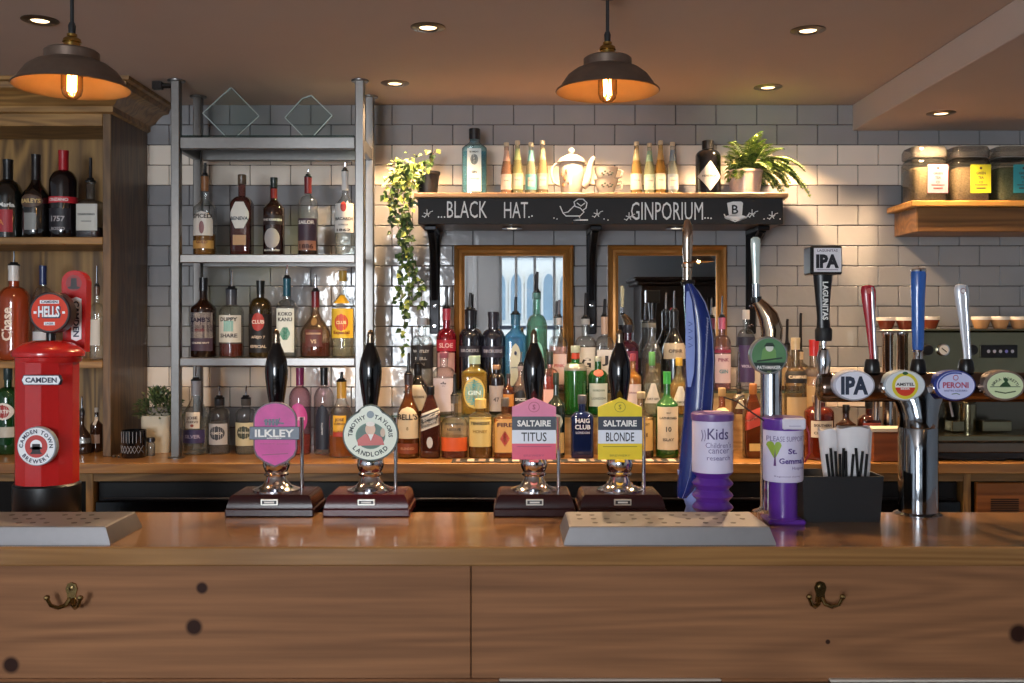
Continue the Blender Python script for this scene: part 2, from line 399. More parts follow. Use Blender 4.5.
def fridge(x0, x1, label):
    r = thing('bottle_fridge', label, 'fridge', ((x0+x1)/2, KD+.03, .1), 0, 'fridges below the back counter'); hw = (x1-x0)/2-.004
    m_ = MB(); m_.box(-hw, hw, .03, .44, 0, zt-.135, mat('0b0b0d', .4), .004); m_.build('body', r)
    m_ = MB(); m_.box(-hw, hw, 0, .028, .02, zt-.2, mat('060608', .12), .004); m_.build('door', r)
    m_ = MB(); m_.box(-hw+.03, hw-.03, -.012, 0, zt-.193, zt-.187, mat('3c3c40', .3, 1), .002); m_.build('handle', r)
fridge(X(94, 3.5), X(300, 3.5), 'black under-counter fridge leftmost, behind the pink pump clip')
fridge(X(300, 3.5), X(640, 3.5), 'black under-counter fridge in the middle behind the two house-shaped pump clips')
fridge(X(640, 3.5), X(962, 3.5), 'black under-counter fridge behind the charity collection tubes and straw box')
# ---------------------------------------------------------------- oak cabinet on the left
SD = 3.63; SX = -1.456
oc = thing('oak_cabinet', 'tall oak shelving cabinet with flared cornice standing on the back counter', 'cabinet', (0, 0, 0))
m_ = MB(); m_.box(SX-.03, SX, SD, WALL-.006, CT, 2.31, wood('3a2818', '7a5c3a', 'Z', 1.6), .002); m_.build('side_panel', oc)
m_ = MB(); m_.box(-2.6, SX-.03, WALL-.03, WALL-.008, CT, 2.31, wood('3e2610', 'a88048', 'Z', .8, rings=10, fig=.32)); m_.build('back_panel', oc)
for py, th in ((237, .027), (361, .027)):
    m_ = MB(); z = Z(py, SD); m_.box(-2.6, SX-.031, SD+.004, WALL-.031, z-th, z, OAK_X, .003); m_.build('shelf', oc)
m_ = MB(); m_.box(-2.6, SX-.031, SD, SD+.02, Z(126, SD), 2.31, OAK_X, .002); m_.build('frieze', oc)
m_ = MB(); m_.box(-2.6, SX-.031, SD+.021, WALL-.031, Z(122, SD), Z(122, SD)+.02, OAK_X); m_.build('top_board', oc)
m_ = MB(); v = []; prof = [(0, 2.27), (.012, 2.275), (.012, 2.295), (.03, 2.305), (.045, 2.325), (.062, 2.34), (.085, 2.346), (.09, 2.366), (.105, 2.37), (.105, CEIL-.002), (0, CEIL-.002)]
for o_, z in prof: v += [(-2.6, SD-o_, z), (SX+o_, SD-o_, z), (SX+o_, WALL-.006, z)]
m_.add(v, [(i*3+j, i*3+j+1, i*3+j+4, i*3+j+3) for i in range(len(prof)-1) for j in (0, 1)], OAK_X); m_.build('cornice', oc)
# ---------------------------------------------------------------- steel rack
rk = thing('steel_shelf_rack', 'brushed steel rack with box posts and shelves in front of the tiles', 'shelf rack', (0, 0, 0))
RX0, RX1, R0, R1 = -1.208, -.547, 3.6, 3.85
for x in (RX0, RX1):
    for y in (R0, R1):
        m_ = MB(); m_.box(x-.016, x+.016, y-.016, y+.016, CT+.004, CEIL-.005, STEEL, .003); p = m_.build('post', rk)
        m_ = MB(); m_.lathe([(.03, -.006), (.032, -.003), (.032, 0)], STEEL, 16, (x, y, CEIL-.001)); m_.build('ceiling_flange', p)
        m_ = MB(); m_.lathe([(.03, 0), (.03, .004), (.018, .006)], STEEL, 16, (x, y, CT)); m_.build('foot_flange', p)
zt2 = Z(143.5, R0)
m_ = MB()
for y in (R0, R1): m_.box(RX0+.016, RX1-.016, y-.012, y+.012, zt2-.022, zt2+.022, STEEL, .003)
for x in (RX0, RX1): m_.box(x-.012, x+.012, R0+.016, R1-.016, zt2-.022, zt2+.022, STEEL, .003)
m_.build('top_frame', rk)
m_ = MB(); m_.box(RX0+.02, RX1-.02, R0-.01, R1+.01, zt2+.022, zt2+.028, glass('d8ece6', .0, .4)); m_.build('glass_shelf', rk)
RZ = []
for py in (254.5, 357.5):
    z = Z(py, R0); RZ.append(z-.002)
    m_ = MB(); m_.box(RX0+.016, RX1-.016, R0-.014, R0+.002, z-.031, z, STEEL, .003); m_.box(RX0+.016, RX1-.016, R0+.002, R1+.014, z-.012, z-.002, STEEL)
    m_.box(RX0+.016, RX1-.016, R1, R1+.014, z-.03, z-.012, STEEL, .002); m_.build('shelf', rk)
m_ = MB(); m_.tube([(RX0-.016, R0, CEIL-.02), (RX0-.085, R0, CEIL-.02)], .009, mat('2a2624', .4, .8)); m_.box(RX0-.085, RX0-.05, R0-.012, R0+.012, CEIL-.034, CEIL-.006, mat('2a2624', .4, .8), .002); m_.build('side_clamp', rk)
# ---------------------------------------------------------------- gin shelf with chalkboard front
gs = thing('gin_shelf', 'wall shelf with black chalkboard front lettered in white chalk above two mirrors', 'shelf', (0, 0, 0))
GD = 3.72; GZ = Z(192.5, 3.7)
m_ = MB(); m_.box(X(414, 3.7), X(789, 3.7), 3.7, WALL-.006, GZ-.018, GZ, wood('6a4a2c', 'b08e62', 'X', 1.2), .003); m_.build('top_board', gs)
gx0, gx1 = X(418, GD), X(783, GD); zlo = Z(224, GD)
cb = MB(); cb.box(gx0, gx1, GD, GD+.016, zlo, GZ-.0185, mat('1b1b1d', .7, var=.2, nscale=20), .001)
CH = mat('e4e4e2', .9); yy = GD-.0006
def cx_(px): return X(px, GD)
def cz_(py): return Z(py, GD)
def ctext(s, x0, x1, y0, y1, bold=0.): cb.text(s, (cx_(x0)+cx_(x1))/2, (cz_(y0)+cz_(y1))/2, yy, CH, W=cx_(x1)-cx_(x0), H=cz_(y0)-cz_(y1), bold=bold)
ctext('BLACK', 447, 487, 201, 218); ctext('HAT', 504, 528, 202, 218); ctext('GINPORIUM', 631, 703, 202, 220)
for x, y in ((438.5, 217), (441.5, 217), (444.5, 217), (529, 217), (532, 216), (705, 218), (708, 218), (711, 218.3)): cb.flat(circ(cx_(x), cz_(y), .0032, 8), yy, CH)
def cs(pts, wd=1.1): cb.stroke([(cx_(a), cz_(b)) for a, b in pts], wd*GD/1000, yy, CH)
cs([(560, 206), (563, 213), (568, 212), (574, 206), (580, 208), (584, 212), (580, 216), (566, 216), (563, 213)])
cs([(575, 206), (574, 202), (578, 199), (583, 199), (587, 203), (586, 208), (582, 211)]); cs([(577, 203), (581, 206), (585, 203)]); cs([(579, 216), (580, 219), (573, 220), (588, 220)], 1.4)
for ox, oy in ((427, 214), (597, 214), (772, 216), (629, 217), (752, 214)):
    for a in range(5): r = 3.4+1.2*(a % 2); cs([(ox, oy), (ox+r*math.cos(a*1.26+.3), oy-r*math.sin(a*1.26+.3))], .8)
    cs([(ox+1, oy+2), (ox+3, oy-2), (ox+6, oy-3)], .7); cs([(ox-2, oy+3), (ox-5, oy+2)], .7)
for a, b in ((554, 218), (557, 219), (604, 219), (608, 220), (764, 219), (780, 219)): cb.flat(circ(cx_(a), cz_(b), .0025, 6), yy, CH)
cb.flat([(cx_(a), cz_(b)) for a, b in ((727, 203), (733, 201.5), (741, 201.5), (743, 203), (742, 215), (729, 216))], yy, CH)
cb.flat(circ(cx_(735.5), cz_(217.5), .041, 24, .0105), yy, CH)
cs([(724, 214), (726, 218), (735, 221.5), (746, 218), (749, 214)], 1.2)
cb.text('B', cx_(735), cz_(209.5), yy-.0005, mat('1b1b1d', .7), H=.034, bold=.02)
cb.build('chalkboard', gs)
m_ = MB(); m_.box(gx0, gx1, GD+.017, WALL-.006, zlo+.001, zlo+.014, wood('3a2a1e', '5c4636', 'X')); m_.build('bottom_board', gs)
m_ = MB(); m_.box(gx0, gx0+.014, GD+.017, WALL-.006, zlo+.015, GZ-.019, OAK_X); m_.box(gx1-.014, gx1, GD+.017, WALL-.006, zlo+.015, GZ-.019, OAK_X); m_.build('end_board', gs)
IRON = mat('16161a', .35, .6)
for px in (434.5, 591.5, 751):
    x = X(px, 3.98); m_ = MB()
    m_.box(x-.02, x+.02, 3.978, WALL-.007, Z(334, 3.98), zlo, IRON, .004)
    m_.box(x-.022, x+.022, GD+.05, 3.985, zlo-.018, zlo-.001, IRON, .003)
    m_.tube([(x, 3.975, Z(300, 3.98)), (x, 3.95, Z(262, 3.98)), (x, 3.88, Z(242, 3.9)), (x, 3.80, zlo-.012)], [.014, .015, .016, .017], IRON, 8)
    for pz in (Z(326, 3.97), Z(306, 3.97)): m_.lathe([(.009, 0), (.009, .004), (.005, .007)], CHROME, 10, M=Matrix.Translation((x, 3.978, pz)) @ Matrix.Rotation(PI/2, 4, 'X'))
    m_.build('bracket', gs)
GLOW = mat('fff0d8', .5, emit=1.2)
for px, py in ((512, 226.5), (676, 227)):
    x = X(px, 3.84); m_ = MB(); m_.lathe([(.024, 0), (.04, 0), (.04, .003), (.036, .006), (.024, .006)], CHROME, 24, (x, 3.84, zlo-.006), cap=False); o = m_.build('downlight', gs)
    m_ = MB(); m_.lathe([(.024, 0), (.024, .002)], GLOW, 20, (x, 3.84, zlo-.004)); m_.build('downlight_lens', o)
    lamp('SPOT', 'shelf_downlight_beam', (x, 3.84, zlo-.012), 2, (1, .95, .9), o, spot_size=2.2, spot_blend=.8, shadow_soft_size=.02)
# ---------------------------------------------------------------- mirrors
GILT = mat('9a6a34', .35, .55, var=.2, nscale=30)
m, n, l, b = new_mat('mirror_silver'); b.inputs['Base Color'].default_value = (.86, .89, .9, 1); b.inputs['Metallic'].default_value = 1; b.inputs['Roughness'].default_value = .01
nz = n.new('ShaderNodeTexNoise'); nz.inputs['Scale'].default_value = 2; bp = n.new('ShaderNodeBump'); bp.inputs['Strength'].default_value = .01; l.new(nz.outputs[0], bp.inputs['Height']); l.new(bp.outputs[0], b.inputs['Normal'])
SILVER = m
def mirror(px0, px1, label):
    x0, x1, z1, z0 = X(px0, 3.97), X(px1, 3.97), Z(245, 3.97), 1.2
    r = thing('gilt_mirror', label, 'mirror', ((x0+x1)/2, WALL-.007, z0), 0, 'mirrors under the gin shelf')
    a, h_ = (x1-x0)/2, z1-z0; m_ = MB(); v = []
    prof = [(0, 0), (0, -.022), (.006, -.028), (.014, -.024), (.02, -.016), (.03, -.02), (.036, -.014), (.042, -.012), (.042, 0)]
    for o_, y in prof: v += [(-a+o_, y, o_), (a-o_, y, o_), (a-o_, y, h_-o_), (-a+o_, y, h_-o_)]
    m_.add(v, [(i*4+j, i*4+(j+1) % 4, i*4+4+(j+1) % 4, i*4+4+j) for i in range(len(prof)-1) for j in range(4)], GILT); m_.build('frame', r)
    m_ = MB(); m_.box(-a+.04, a-.04, -.011, -.002, .04, h_-.04, SILVER); m_.build('mirror_glass', r)
mirror(454, 573.5, 'gilt framed mirror reflecting a bright window, below the left half of the chalkboard shelf')
mirror(608, 727, 'gilt framed mirror reflecting dark furniture, below the right half of the chalkboard shelf')
# ---------------------------------------------------------------- oak box shelf on the right
ob = thing('oak_box_shelf', 'chunky oak box shelf on the right wall holding the jars', 'shelf', (0, 0, 0))
bx = 1.496; JZ = Z(200.5, 3.75)
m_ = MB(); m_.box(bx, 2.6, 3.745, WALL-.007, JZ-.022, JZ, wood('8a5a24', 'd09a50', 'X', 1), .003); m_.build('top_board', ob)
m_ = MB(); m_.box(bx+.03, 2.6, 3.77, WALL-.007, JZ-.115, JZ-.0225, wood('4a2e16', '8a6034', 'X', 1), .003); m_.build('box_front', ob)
# ---------------------------------------------------------------- downlights in the ceiling
def downlight(px, py, zc, label, e=16):
    D = (zc-EYE)*1000/(326-py); x = X(px, D)
    r = thing('ceiling_downlight', label, 'downlight', (x, D, zc), 0, 'recessed ceiling downlights')
    m_ = MB(); m_.lathe([(.026, -.001), (.030, -.006), (.047, -.004), (.052, -.002), (.052, -.0005), (.024, -.0005)], mat('6d6258', .3, .9), 28, cap=False); m_.build('trim_ring', r)
    m_ = MB(); m_.lathe([(.025, -.0018), (.025, -.0006)], mat('ffdca8', .5, emit=4), 24); m_.build('lamp_lens', r)
    lamp('SPOT', 'downlight_beam', (0, 0, -.02), e, WARM, r, spot_size=2.1, spot_blend=.5, shadow_soft_size=.03)
DLE, DLN = 50, 95
downlight(428, 27, CEIL, 'recessed ceiling downlight farther from the wall, above the rack and shelf gap', DLE)
downlight(395, 83, CEIL, 'recessed ceiling downlight just right of the steel rack flange', DLN*.72)
downlight(582, 85, CEIL, 'unseen recessed ceiling downlight assumed behind the middle pendant lamp', DLN*.6)  # unseen, assumed from the lamp spacing; added for warm light over the shelf
downlight(808, 30, CEIL, 'recessed ceiling downlight right of the middle pendant lamp, farther from the wall', DLE)
downlight(768, 87, CEIL, 'recessed ceiling downlight close to the wall above the fern', DLN)
downlight(941, 113, 2.28, 'recessed downlight in the lowered ceiling above the jars', DLN*.4)
downlight(40, 20, CEIL, 'recessed ceiling downlight beside the left pendant cord', DLE*.6)
# ---------------------------------------------------------------- pendant lamps
def pendant(at, label):
    x, D, z = at
    r = thing('pendant_lamp', label, 'pendant lamp', (x, D, z), 0, 'bronze dome pendant lamps'); top = CEIL-z
    BRZ = mat('6e5c50', .42, .6, var=.15); GLD = mat('a87a48', .45, .5)
    m_ = MB(); m_.tube([(0, 0, .135), (0, 0, top)], .0045, RUBBER, 10); o = m_.build('cord', r)
    m_ = MB(); m_.lathe([(.05, 0), (.05, -.012), (.02, -.028)], BRZ, 20, (0, 0, top)); m_.build('ceiling_rose', o)
    m_ = MB(); m_.lathe([(.024, .088), (.024, .096), (.019, .1), (.019, .108), (.022, .11), (.02, .118), (.012, .124), (.012, .13)], BRASS, 20); m_.lathe([(.008, .13), (.009, .15), (.006, .158)], RUBBER, 14); m_.build('lamp_holder', r)
    outer = [(.134, 0), (.128, .006), (.12, .02), (.105, .042), (.085, .057), (.066, .064), (.063, .066), (.063, .086), (.058, .09), (.02, .09)]
    m_ = MB(); m_.lathe(outer, BRZ, 48, cap=False); m_.lathe([(.134, 0), (.126, .004), (.117, .02), (.102, .04), (.083, .054), (.06, .061), (.02, .063)], GLD, 48, cap=False)
    m_.lathe([(.134, 0), (.1365, .002), (.135, .005), (.131, .004)], BRZ, 48, cap=False); m_.build('shade', r)
    m_ = MB(); m_.lathe([(.0, -.028), (.012, -.026), (.021, -.018), (.025, -.004), (.025, .03), (.017, .05), (.014, .07)], glass('fff4e0', .0, .2), 24, cap=False); o = m_.build('bulb', r)
    pts = []
    for i in range(5): a = 2*PI*i/5; pts += [(.009*math.cos(a), .009*math.sin(a), -.008), (.009*math.cos(a+.6), .009*math.sin(a+.6), .04)]
    m_ = MB(); m_.tube(pts, .0024, mat('ffbe6a', .5, emit=30), 6); m_.build('filament', o)
    lamp('POINT', 'bulb_light', (0, 0, .01), 1.9, (1, .74, .46), r, shadow_soft_size=.012)
pendant((X(72, 2.42), 2.42, Z(88, 2.42)), 'bronze dome pendant lamp hanging in front of the oak cabinet')
pendant((X(607.5, 2.62), 2.62, Z(92, 2.62)), 'bronze dome pendant lamp hanging above the teapot')
pendant((1.6, -.6, 2.05), 'bronze dome pendant lamp seen only as a reflection in the right-hand mirror')
# ---------------------------------------------------------------- hand pumps on the bar
def ry(y, x=0, z=0): return Matrix.Translation((x, y, z))
PW = {'dark': mat('2e1717', .24, spec=.22), 'red': mat('481a1d', .24, spec=.22)}
def pump(px, label, wd, tone, clip):
    D = 2.51; x = X(px, D)
    r = thing('hand_pump', label, 'beer pump', (x, D, BT), 0, 'hand pulled beer pumps along the bar')
    h = .118*wd; y0 = -.078; y1 = .082
    m_ = MB(); m_.box(-h, h, y0, y1, 0, .02, PW[tone], .003)
    v = [(-h, y0, .02), (h, y0, .02), (h, y1, .02), (-h, y1, .02)]; q = .018
    rs = []
    for o_, z in ((.004, .0205), (.004, .026), (.010, .046), (.016, .052), (.022, .053)): rs.append([(-h+o_, y0+o_, z), (h-o_, y0+o_, z), (h-o_, y1-o_, z), (-h+o_, y1-o_, z)])
    m_.rings(rs, PW[tone], smooth=False); m_.build('base', r)
    m_ = MB(); m_.box(-.021, .021, y0+.0025, y0+.008, .028, .043, mat('c9c4bc', .3, .6), .001); m_.box(-.018, .018, y0+.0018, y0+.0026, .031, .040, mat('1a1412', .4)); m_.box(-.012, .012, y0+.0012, y0+.0018, .0335, .0375, mat('c9c4bc', .4)); m_.build('badge', r)
    m_ = MB(); m_.lathe([(.058, .053), (.058, .057), (.05, .060), (.036, .066), (.027, .078), (.024, .088), (.03, .092), (.031, .096), (.027, .1), (.031, .108), (.0345, .12), (.032, .132), (.026, .142), (.03, .147), (.03, .152), (.022, .158), (.019, .2), (.017, .3)], CHROME, 28); m_.build('chrome_body', r)
    m_ = MB(); m_.tube([(.062, .01, .05), (.062, .01, .17), (.061, .01, .235)], .0048, CHROME, 12); m_.build('stem', r)
    z0 = Z(405, D)-BT; z1 = Z(343, D)-BT; zz = lambda t: z0+(z1-z0)*t
    m_ = MB(); m_.lathe([(.016, zz(-.25)), (.018, zz(0)), (.023, zz(.2)), (.0275, zz(.42)), (.0285, zz(.55)), (.026, zz(.7)), (.019, zz(.85)), (.012, zz(.95)), (.010, zz(1))], gloss('08080a'), 28); h_ = m_.build('handle', r)
    m_ = MB(); m_.lathe([(.0085, zz(1)-.002), (.0095, zz(1)+.006), (.0075, zz(1)+.014), (.009, zz(1)+.02), (.006, zz(1)+.03), (.002, zz(1)+.034)], mat('8a7a68', .25, 1), 16); m_.build('finial', h_)
    clip(r, D)
    return r
def clip_ilkley(r, D):
    k = D-.075; w = lambda px: X(px, k)-r.location.x; h = lambda py: Z(py, k)-BT
    Y = -.075; m_ = MB(); cx = w(275)
    def outline(g): 
        a = [(w(255)-g, h(449)), (w(257.5)-g, h(455)-g), (w(265)-g*.5, h(461)-g), (cx, h(465.5)-g*1.2), (w(285.5)+g*.5, h(461)-g), (w(293)+g, h(455)-g), (w(295.5)+g, h(449))]
        rx, rz = (w(295.5)-w(255))/2+g, h(403.5)-h(420)+g
        return a+[(cx+rx*math.cos(t*PI/14), h(420)+rz*math.sin(t*PI/14)) for t in range(15)]
    m_.prism(outline(.004), Y, Y+.006, mat('4a2038', .4), .001)
    m_.flat(outline(0), Y-.0005, mat('c23f90', .4, var=.35, nscale=30, spec=.3))
    m_.box(w(250), w(300), Y-.006, Y-.001, h(439.5), h(426.5), mat('39465a', .35), .001)
    m_.text('ILKLEY', w(275), h(433), Y-.0065, WHITE, W=w(294)-w(255), H=h(429.2)-h(436.8), bold=.03)
    m_.text('BREWERY', w(275), h(438), Y-.0065, WHITE, W=.036, H=.0028, bold=.02)
    for i, x0 in enumerate((265, 268.5, 272, 275.5)): m_.box(w(x0), w(x0)+.0062, Y-.002, Y-.0004, h(425.5), h(419-i*.0), mat('39465a', .4))
    m_.stroke([(w(264), h(421)), (w(284), h(423.5))], .004, Y-.001, mat('39465a', .4)); m_.stroke([(w(277), h(425)), (w(280), h(418))], .003, Y-.001, mat('39465a', .4))
    m_.text('MARY JANE', w(275), h(444), Y-.001, mat('7a2a5a', .4), W=.07, H=.004); m_.stroke([(w(262), h(455)), (w(288), h(453.5))], .002, Y-.001, mat('7a2a5a', .4))
    m_.build('pump_clip', r)
def clip_landlord(r, D):
    k = D-.075; w = lambda px: X(px, k)-r.location.x; h = lambda py: Z(py, k)-BT
    Y = -.075; cx, cz = w(370.5), h(435); R = w(397)-w(370.5); GR = mat('24382e', .4); CR = mat('d5dccb', .4)
    m_ = MB()
    for g, y, mt in ((.004, Y, GR), (0, Y-.0008, CR)):
        a = [(cx+(R+g)*math.cos(t), cz+(R*.93+g)*math.sin(t)) for t in [PI/2+.42+i*(2*PI-.84)/40 for i in range(41)]]
        a += [(cx+(.03+g)*math.cos(t), h(416.5)+(.026+g)*math.sin(t)) for t in (.35, .8, 1.2, 1.57, 1.94, 2.34, 2.8)]
        if g: m_.prism(a, y, y+.007, mt, .001)
        else: m_.flat(a, y, mt)
    m_.flat(circ(cx, cz-.002, R*.56, 32, R*.5), Y-.0012, mat('3d6a52', .4)); m_.flat(circ(cx, cz-.002, R*.52, 32, R*.46), Y-.0016, mat('2c5140', .4))
    m_.flat([(cx-.03, cz-.026), (cx+.034, cz-.024), (cx+.028, cz-.006), (cx+.008, cz+.004), (cx-.014, cz+.002), (cx-.032, cz-.012)], Y-.002, mat('b8443a', .4))
    m_.flat(circ(cx, cz+.014, .0125, 18, .015), Y-.0024, mat('d8b8a0', .5)); m_.flat(circ(cx, cz+.027, .011, 14, .006), Y-.0026, mat('e8e2d8', .5)); m_.flat([(cx-.006, cz+.002), (cx+.008, cz+.002), (cx+.001, cz-.014)], Y-.0026, WHITE)
    m_.flat(circ(cx+.03, cz+.006, .006, 10, .011), Y-.0022, mat('c8b098', .5))
    INK = mat('20302a', .5)
    m_.arc_text('TIMOTHY', cx, cz, R*.76, PI*.80, .0105, Y-.0014, INK, .03, gap=.12, sq=.93); m_.arc_text("TAYLOR'S", cx, cz, R*.76, PI*.20, .0105, Y-.0014, INK, .03, gap=.1, sq=.93)
    m_.arc_text('LANDLORD', cx, cz, R*.78, -PI/2, .0115, Y-.0014, INK, .03, True, .14, .93)
    m_.flat(circ(cx, h(414.5), .009, 16), Y-.0014, mat('6f7f86', .4)); m_.build('pump_clip', r)
def clip_house(top, bot, word, px, tops, inks):
    def f(r, D):
        k = D-.075; w = lambda p: X(p, k)-r.location.x; h = lambda py: Z(py, k)-BT
        Y = -.075; m_ = MB(); x0, x1 = w(px-21.5), w(px+22.5); cx = (x0+x1)/2
        poly = [(x0, h(459.5)), (x1, h(459.5)), (x1, h(407)), (cx, h(397.5)), (x0, h(407))]
        m_.prism(poly, Y, Y+.005, mat(top, .35), .0006)
        m_.box(x0, x1, Y-.001, Y, h(459.5), h(443.5), mat(bot, .35)); m_.box(x0, x1, Y-.0012, Y, h(430), h(416.5), mat('343a48', .35)); m_.box(x0, x1, Y-.0012, Y, h(443.5), h(430), mat('dfe4ee', .35))
        m_.text('SALTAIRE', cx, h(423.3), Y-.002, WHITE, W=(x1-x0)*.76, H=.0155, bold=.035); m_.text(word, cx, h(436.8), Y-.002, mat('20222c', .4), W=(x1-x0)*.64*(len(word)/6.)**.6, H=.022, bold=.01)
        m_.text('S', cx, h(407), Y-.001, mat(inks, .4), H=.012, bold=.02)
        m_.stroke([(cx+.013*math.cos(t), h(407)+.012*math.sin(t)) for t in [i*2*PI/18 for i in range(19)]], .0012, Y-.0008, mat(inks, .4))
        m_.stroke([(x0+.012, h(446.5)), (x1-.012, h(446.5))], .0016, Y-.0016, mat(inks, .4)); m_.text('BREWERY', cx, h(455.5), Y-.0016, mat(inks, .4), W=.05, H=.005)
        m_.build('pump_clip', r)
    return f
pump(276.5, 'hand pump with pink oval clip on a dark wooden base', .92, 'dark', clip_ilkley)
pump(370.5, 'hand pump with cream and green oval clip on a reddish wooden base', .9, 'red', clip_landlord)
pump(534, 'hand pump with pink house-shaped clip', .85, 'dark', clip_house('d9789a', 'd8506e', 'TITUS', 533.5, 0, 'a03a5c'))
pump(619.5, 'hand pump with yellow house-shaped clip', .91, 'dark', clip_house('ecd024', 'e6c81e', 'BLONDE', 619.5, 0, '8a7a14'))

# ---------------------------------------------------------------- drip trays
def drip_tray(x0, x1, label):
    r = thing('drip_tray', label, 'drip tray', ((x0+x1)/2, 2.215, BT), 0, 'steel drip trays on the bar'); a = (x1-x0)/2; d = .092; hh = .038
    TR = mat('827f80', .5, .7, var=.05); m_ = MB(); rs = []
    for o_, z in ((0, 0), (0, .004), (.012, hh-.002), (.016, hh), (.02, hh)): rs.append([(-a+o_, -d+o_*.6, z), (a-o_, -d+o_*.6, z), (a-o_, d-o_*.6, z), (-a+o_, d-o_*.6, z)])
    m_.rings(rs, TR, smooth=False); m_.build('tray', r)
    m_ = MB(); n = int((2*a-.06)/.03)
    for i in range(n):
        for j in range(3):
            if (i*7+j*3) % 4: m_.lathe([(.0062, 0), (.0062, .0006)], mat('2c2622', .5), 10, (-a+.04+i*.03, -.045+j*.045, hh))
    m_.build('drain_holes', r)
drip_tray(-1.5, X(110, 2.123), 'steel drip tray with round holes in front of the red pillar box font')
drip_tray(X(564, 2.123), X(776, 2.123), 'steel drip tray with round holes in front of the blue font')

# ---------------------------------------------------------------- red pillar box beer font
pb = thing('beer_font', 'red pillar box shaped beer font with round orange lens and red lever', 'beer font', (X(47, 2.45), 2.45, BT))
PX, PD = X(47, 2.45), 2.45
def pw(px, D=PD): return X(px, D)-PX
def ph(py, D=PD): return Z(py, D)-BT
RED = mat('b3201f', .22, coat=.3, var=.05)
m_ = MB(); m_.lathe([(.076, 0), (.078, .003), (.078, ph(484)), (.074, ph(482))], mat('0d0d0f', .35), 40); m_.build('base', pb)
zt_ = ph(352)
m_ = MB(); m_.lathe([(.0735, ph(482)), (.0735, zt_), (.072, zt_+.002)], RED, 12, smooth=False, ph=.5); m_.build('column', pb, angle=12)
m_ = MB(); m_.lathe([(.0735, ph(362)), (.076, ph(360)), (.077, ph(357)), (.083, ph(356)), (.0845, ph(353)), (.083, ph(351)), (.069, ph(346)), (.055, ph(343)), (.032, ph(340.5)), (0, ph(340))], RED, 40, (.004, 0, 0)); m_.build('cap', pb)
SIGN = mat('e8e8ea', .4); NAVY = mat('1c2440', .4)
m_ = MB(); k = PD-.084; cx, cz = pw(42, k), ph(380, k); a, b_, e = (61-21)/2*k/1000, .0118, .005
m_.prism([(cx-a, cz), (cx-a+e, cz+b_), (cx+a-e, cz+b_), (cx+a, cz), (cx+a-e, cz-b_), (cx-a+e, cz-b_)], -.088, -.078, NAVY, .001)
b_ -= .0018; a -= .002; m_.flat([(cx-a, cz), (cx-a+e, cz+b_), (cx+a-e, cz+b_), (cx+a, cz), (cx+a-e, cz-b_), (cx-a+e, cz-b_)], -.0885, SIGN)
m_.text('CAMDEN', cx, cz, -.0892, NAVY, W=2*a-.016, H=.0125, bold=.035); m_.build('name_plate', pb)
m_ = MB(); cx, cz = pw(38, k), ph(446, k); R = 19.5*k/1000
m_.prism(circ(cx, cz, R), -.092, -.076, mat('8f9aa8', .35), .002); m_.flat(circ(cx, cz, R*.95), -.0925, SIGN); m_.flat(circ(cx, cz, R*.58), -.093, mat('b8322c', .4)); m_.flat(circ(cx, cz+.002, R*.3), -.0934, SIGN)
m_.flat([(cx-.015, cz-.018), (cx+.015, cz-.018), (cx+.010, cz-.012), (cx+.009, cz+.006), (cx-.009, cz+.006), (cx-.010, cz-.012)], -.0938, mat('20161a', .4))
m_.flat(circ(cx, cz-.004, .015, 14, .004), -.0938, mat('20161a', .4))
m_.arc_text('CAMDEN TOWN', cx, cz, R*.765, PI/2, .0095, -.0935, NAVY, .03); m_.arc_text('BREWERY', cx, cz, R*.765, -PI/2, .0095, -.0935, NAVY, .03, True); m_.build('round_badge', pb)
m_ = MB(); m_.lathe([(.011, ph(341)), (.011, ph(334)), (.008, ph(325))], BLACK, 14, (pw(51), 0, 0)); m_.build('lens_stem', pb)
m_ = MB(); k = PD-.02; cx, cz = pw(50, k), ph(312.5, k); R = 21*k/1000
m_.prism(circ(cx, cz, R), -.022, .012, mat('2a1a1a', .3), .003); m_.flat(circ(cx, cz, R*.87), -.0225, mat('d0402a', .5, spec=.2))
m_.box(cx-.023, cx+.023, -.0235, -.0225, cz+.0215, cz+.030, SIGN); m_.text('CAMDEN', cx, cz+.0258, -.024, NAVY, W=.04, H=.0062, bold=.03)
m_.text('HELLS', cx, cz+.001, -.0236, NAVY, W=.056, H=.031, bold=.06); m_.text('HELLS', cx-.001, cz+.002, -.0242, SIGN, W=.052, H=.027, bold=.035)
for s_ in (-1, 1): m_.stroke([(cx+s_*.031, cz), (cx+s_*.038, cz)], .006, -.0236, SIGN)
m_.box(cx-.013, cx+.013, -.0235, -.0225, cz-.031, cz-.023, SIGN); m_.text('LAGER', cx, cz-.027, -.024, NAVY, W=.02, H=.005, bold=.02); m_.build('lens', pb)
m_ = MB(); k = PD+.06; x0, x1 = pw(62, k), pw(87.5, k); cx = (x0+x1)/2; rr = (x1-x0)/2; zc_ = ph(283, k); zb_ = ph(352, k)
def hand(g): return [(cx-rr*.85+g, zb_+g), (cx+rr*.85-g, zb_+g)]+[(cx+(rr-g)*math.cos(t), zc_+(rr-g)*math.sin(t)) for t in [i*PI/14 for i in range(15)]]
m_.prism(hand(0), .055, .085, RED, .004); m_.tube([(cx, .07, zb_), (cx, .06, ph(352)-.01)], .012, BLACK, 12)
m_.flat(circ(cx, zc_, rr*.62), .0545, mat('8a1c1c', .4)); m_.flat([(cx-.012, zc_-.014), (cx+.012, zc_-.014), (cx+.008, zc_-.008), (cx+.007, zc_+.012), (cx-.007, zc_+.012), (cx-.008, zc_-.008)], .054, mat('1c1416', .4)); m_.flat(circ(cx, zc_-.012, .016, 14, .004), .0538, mat('1c1416', .4))
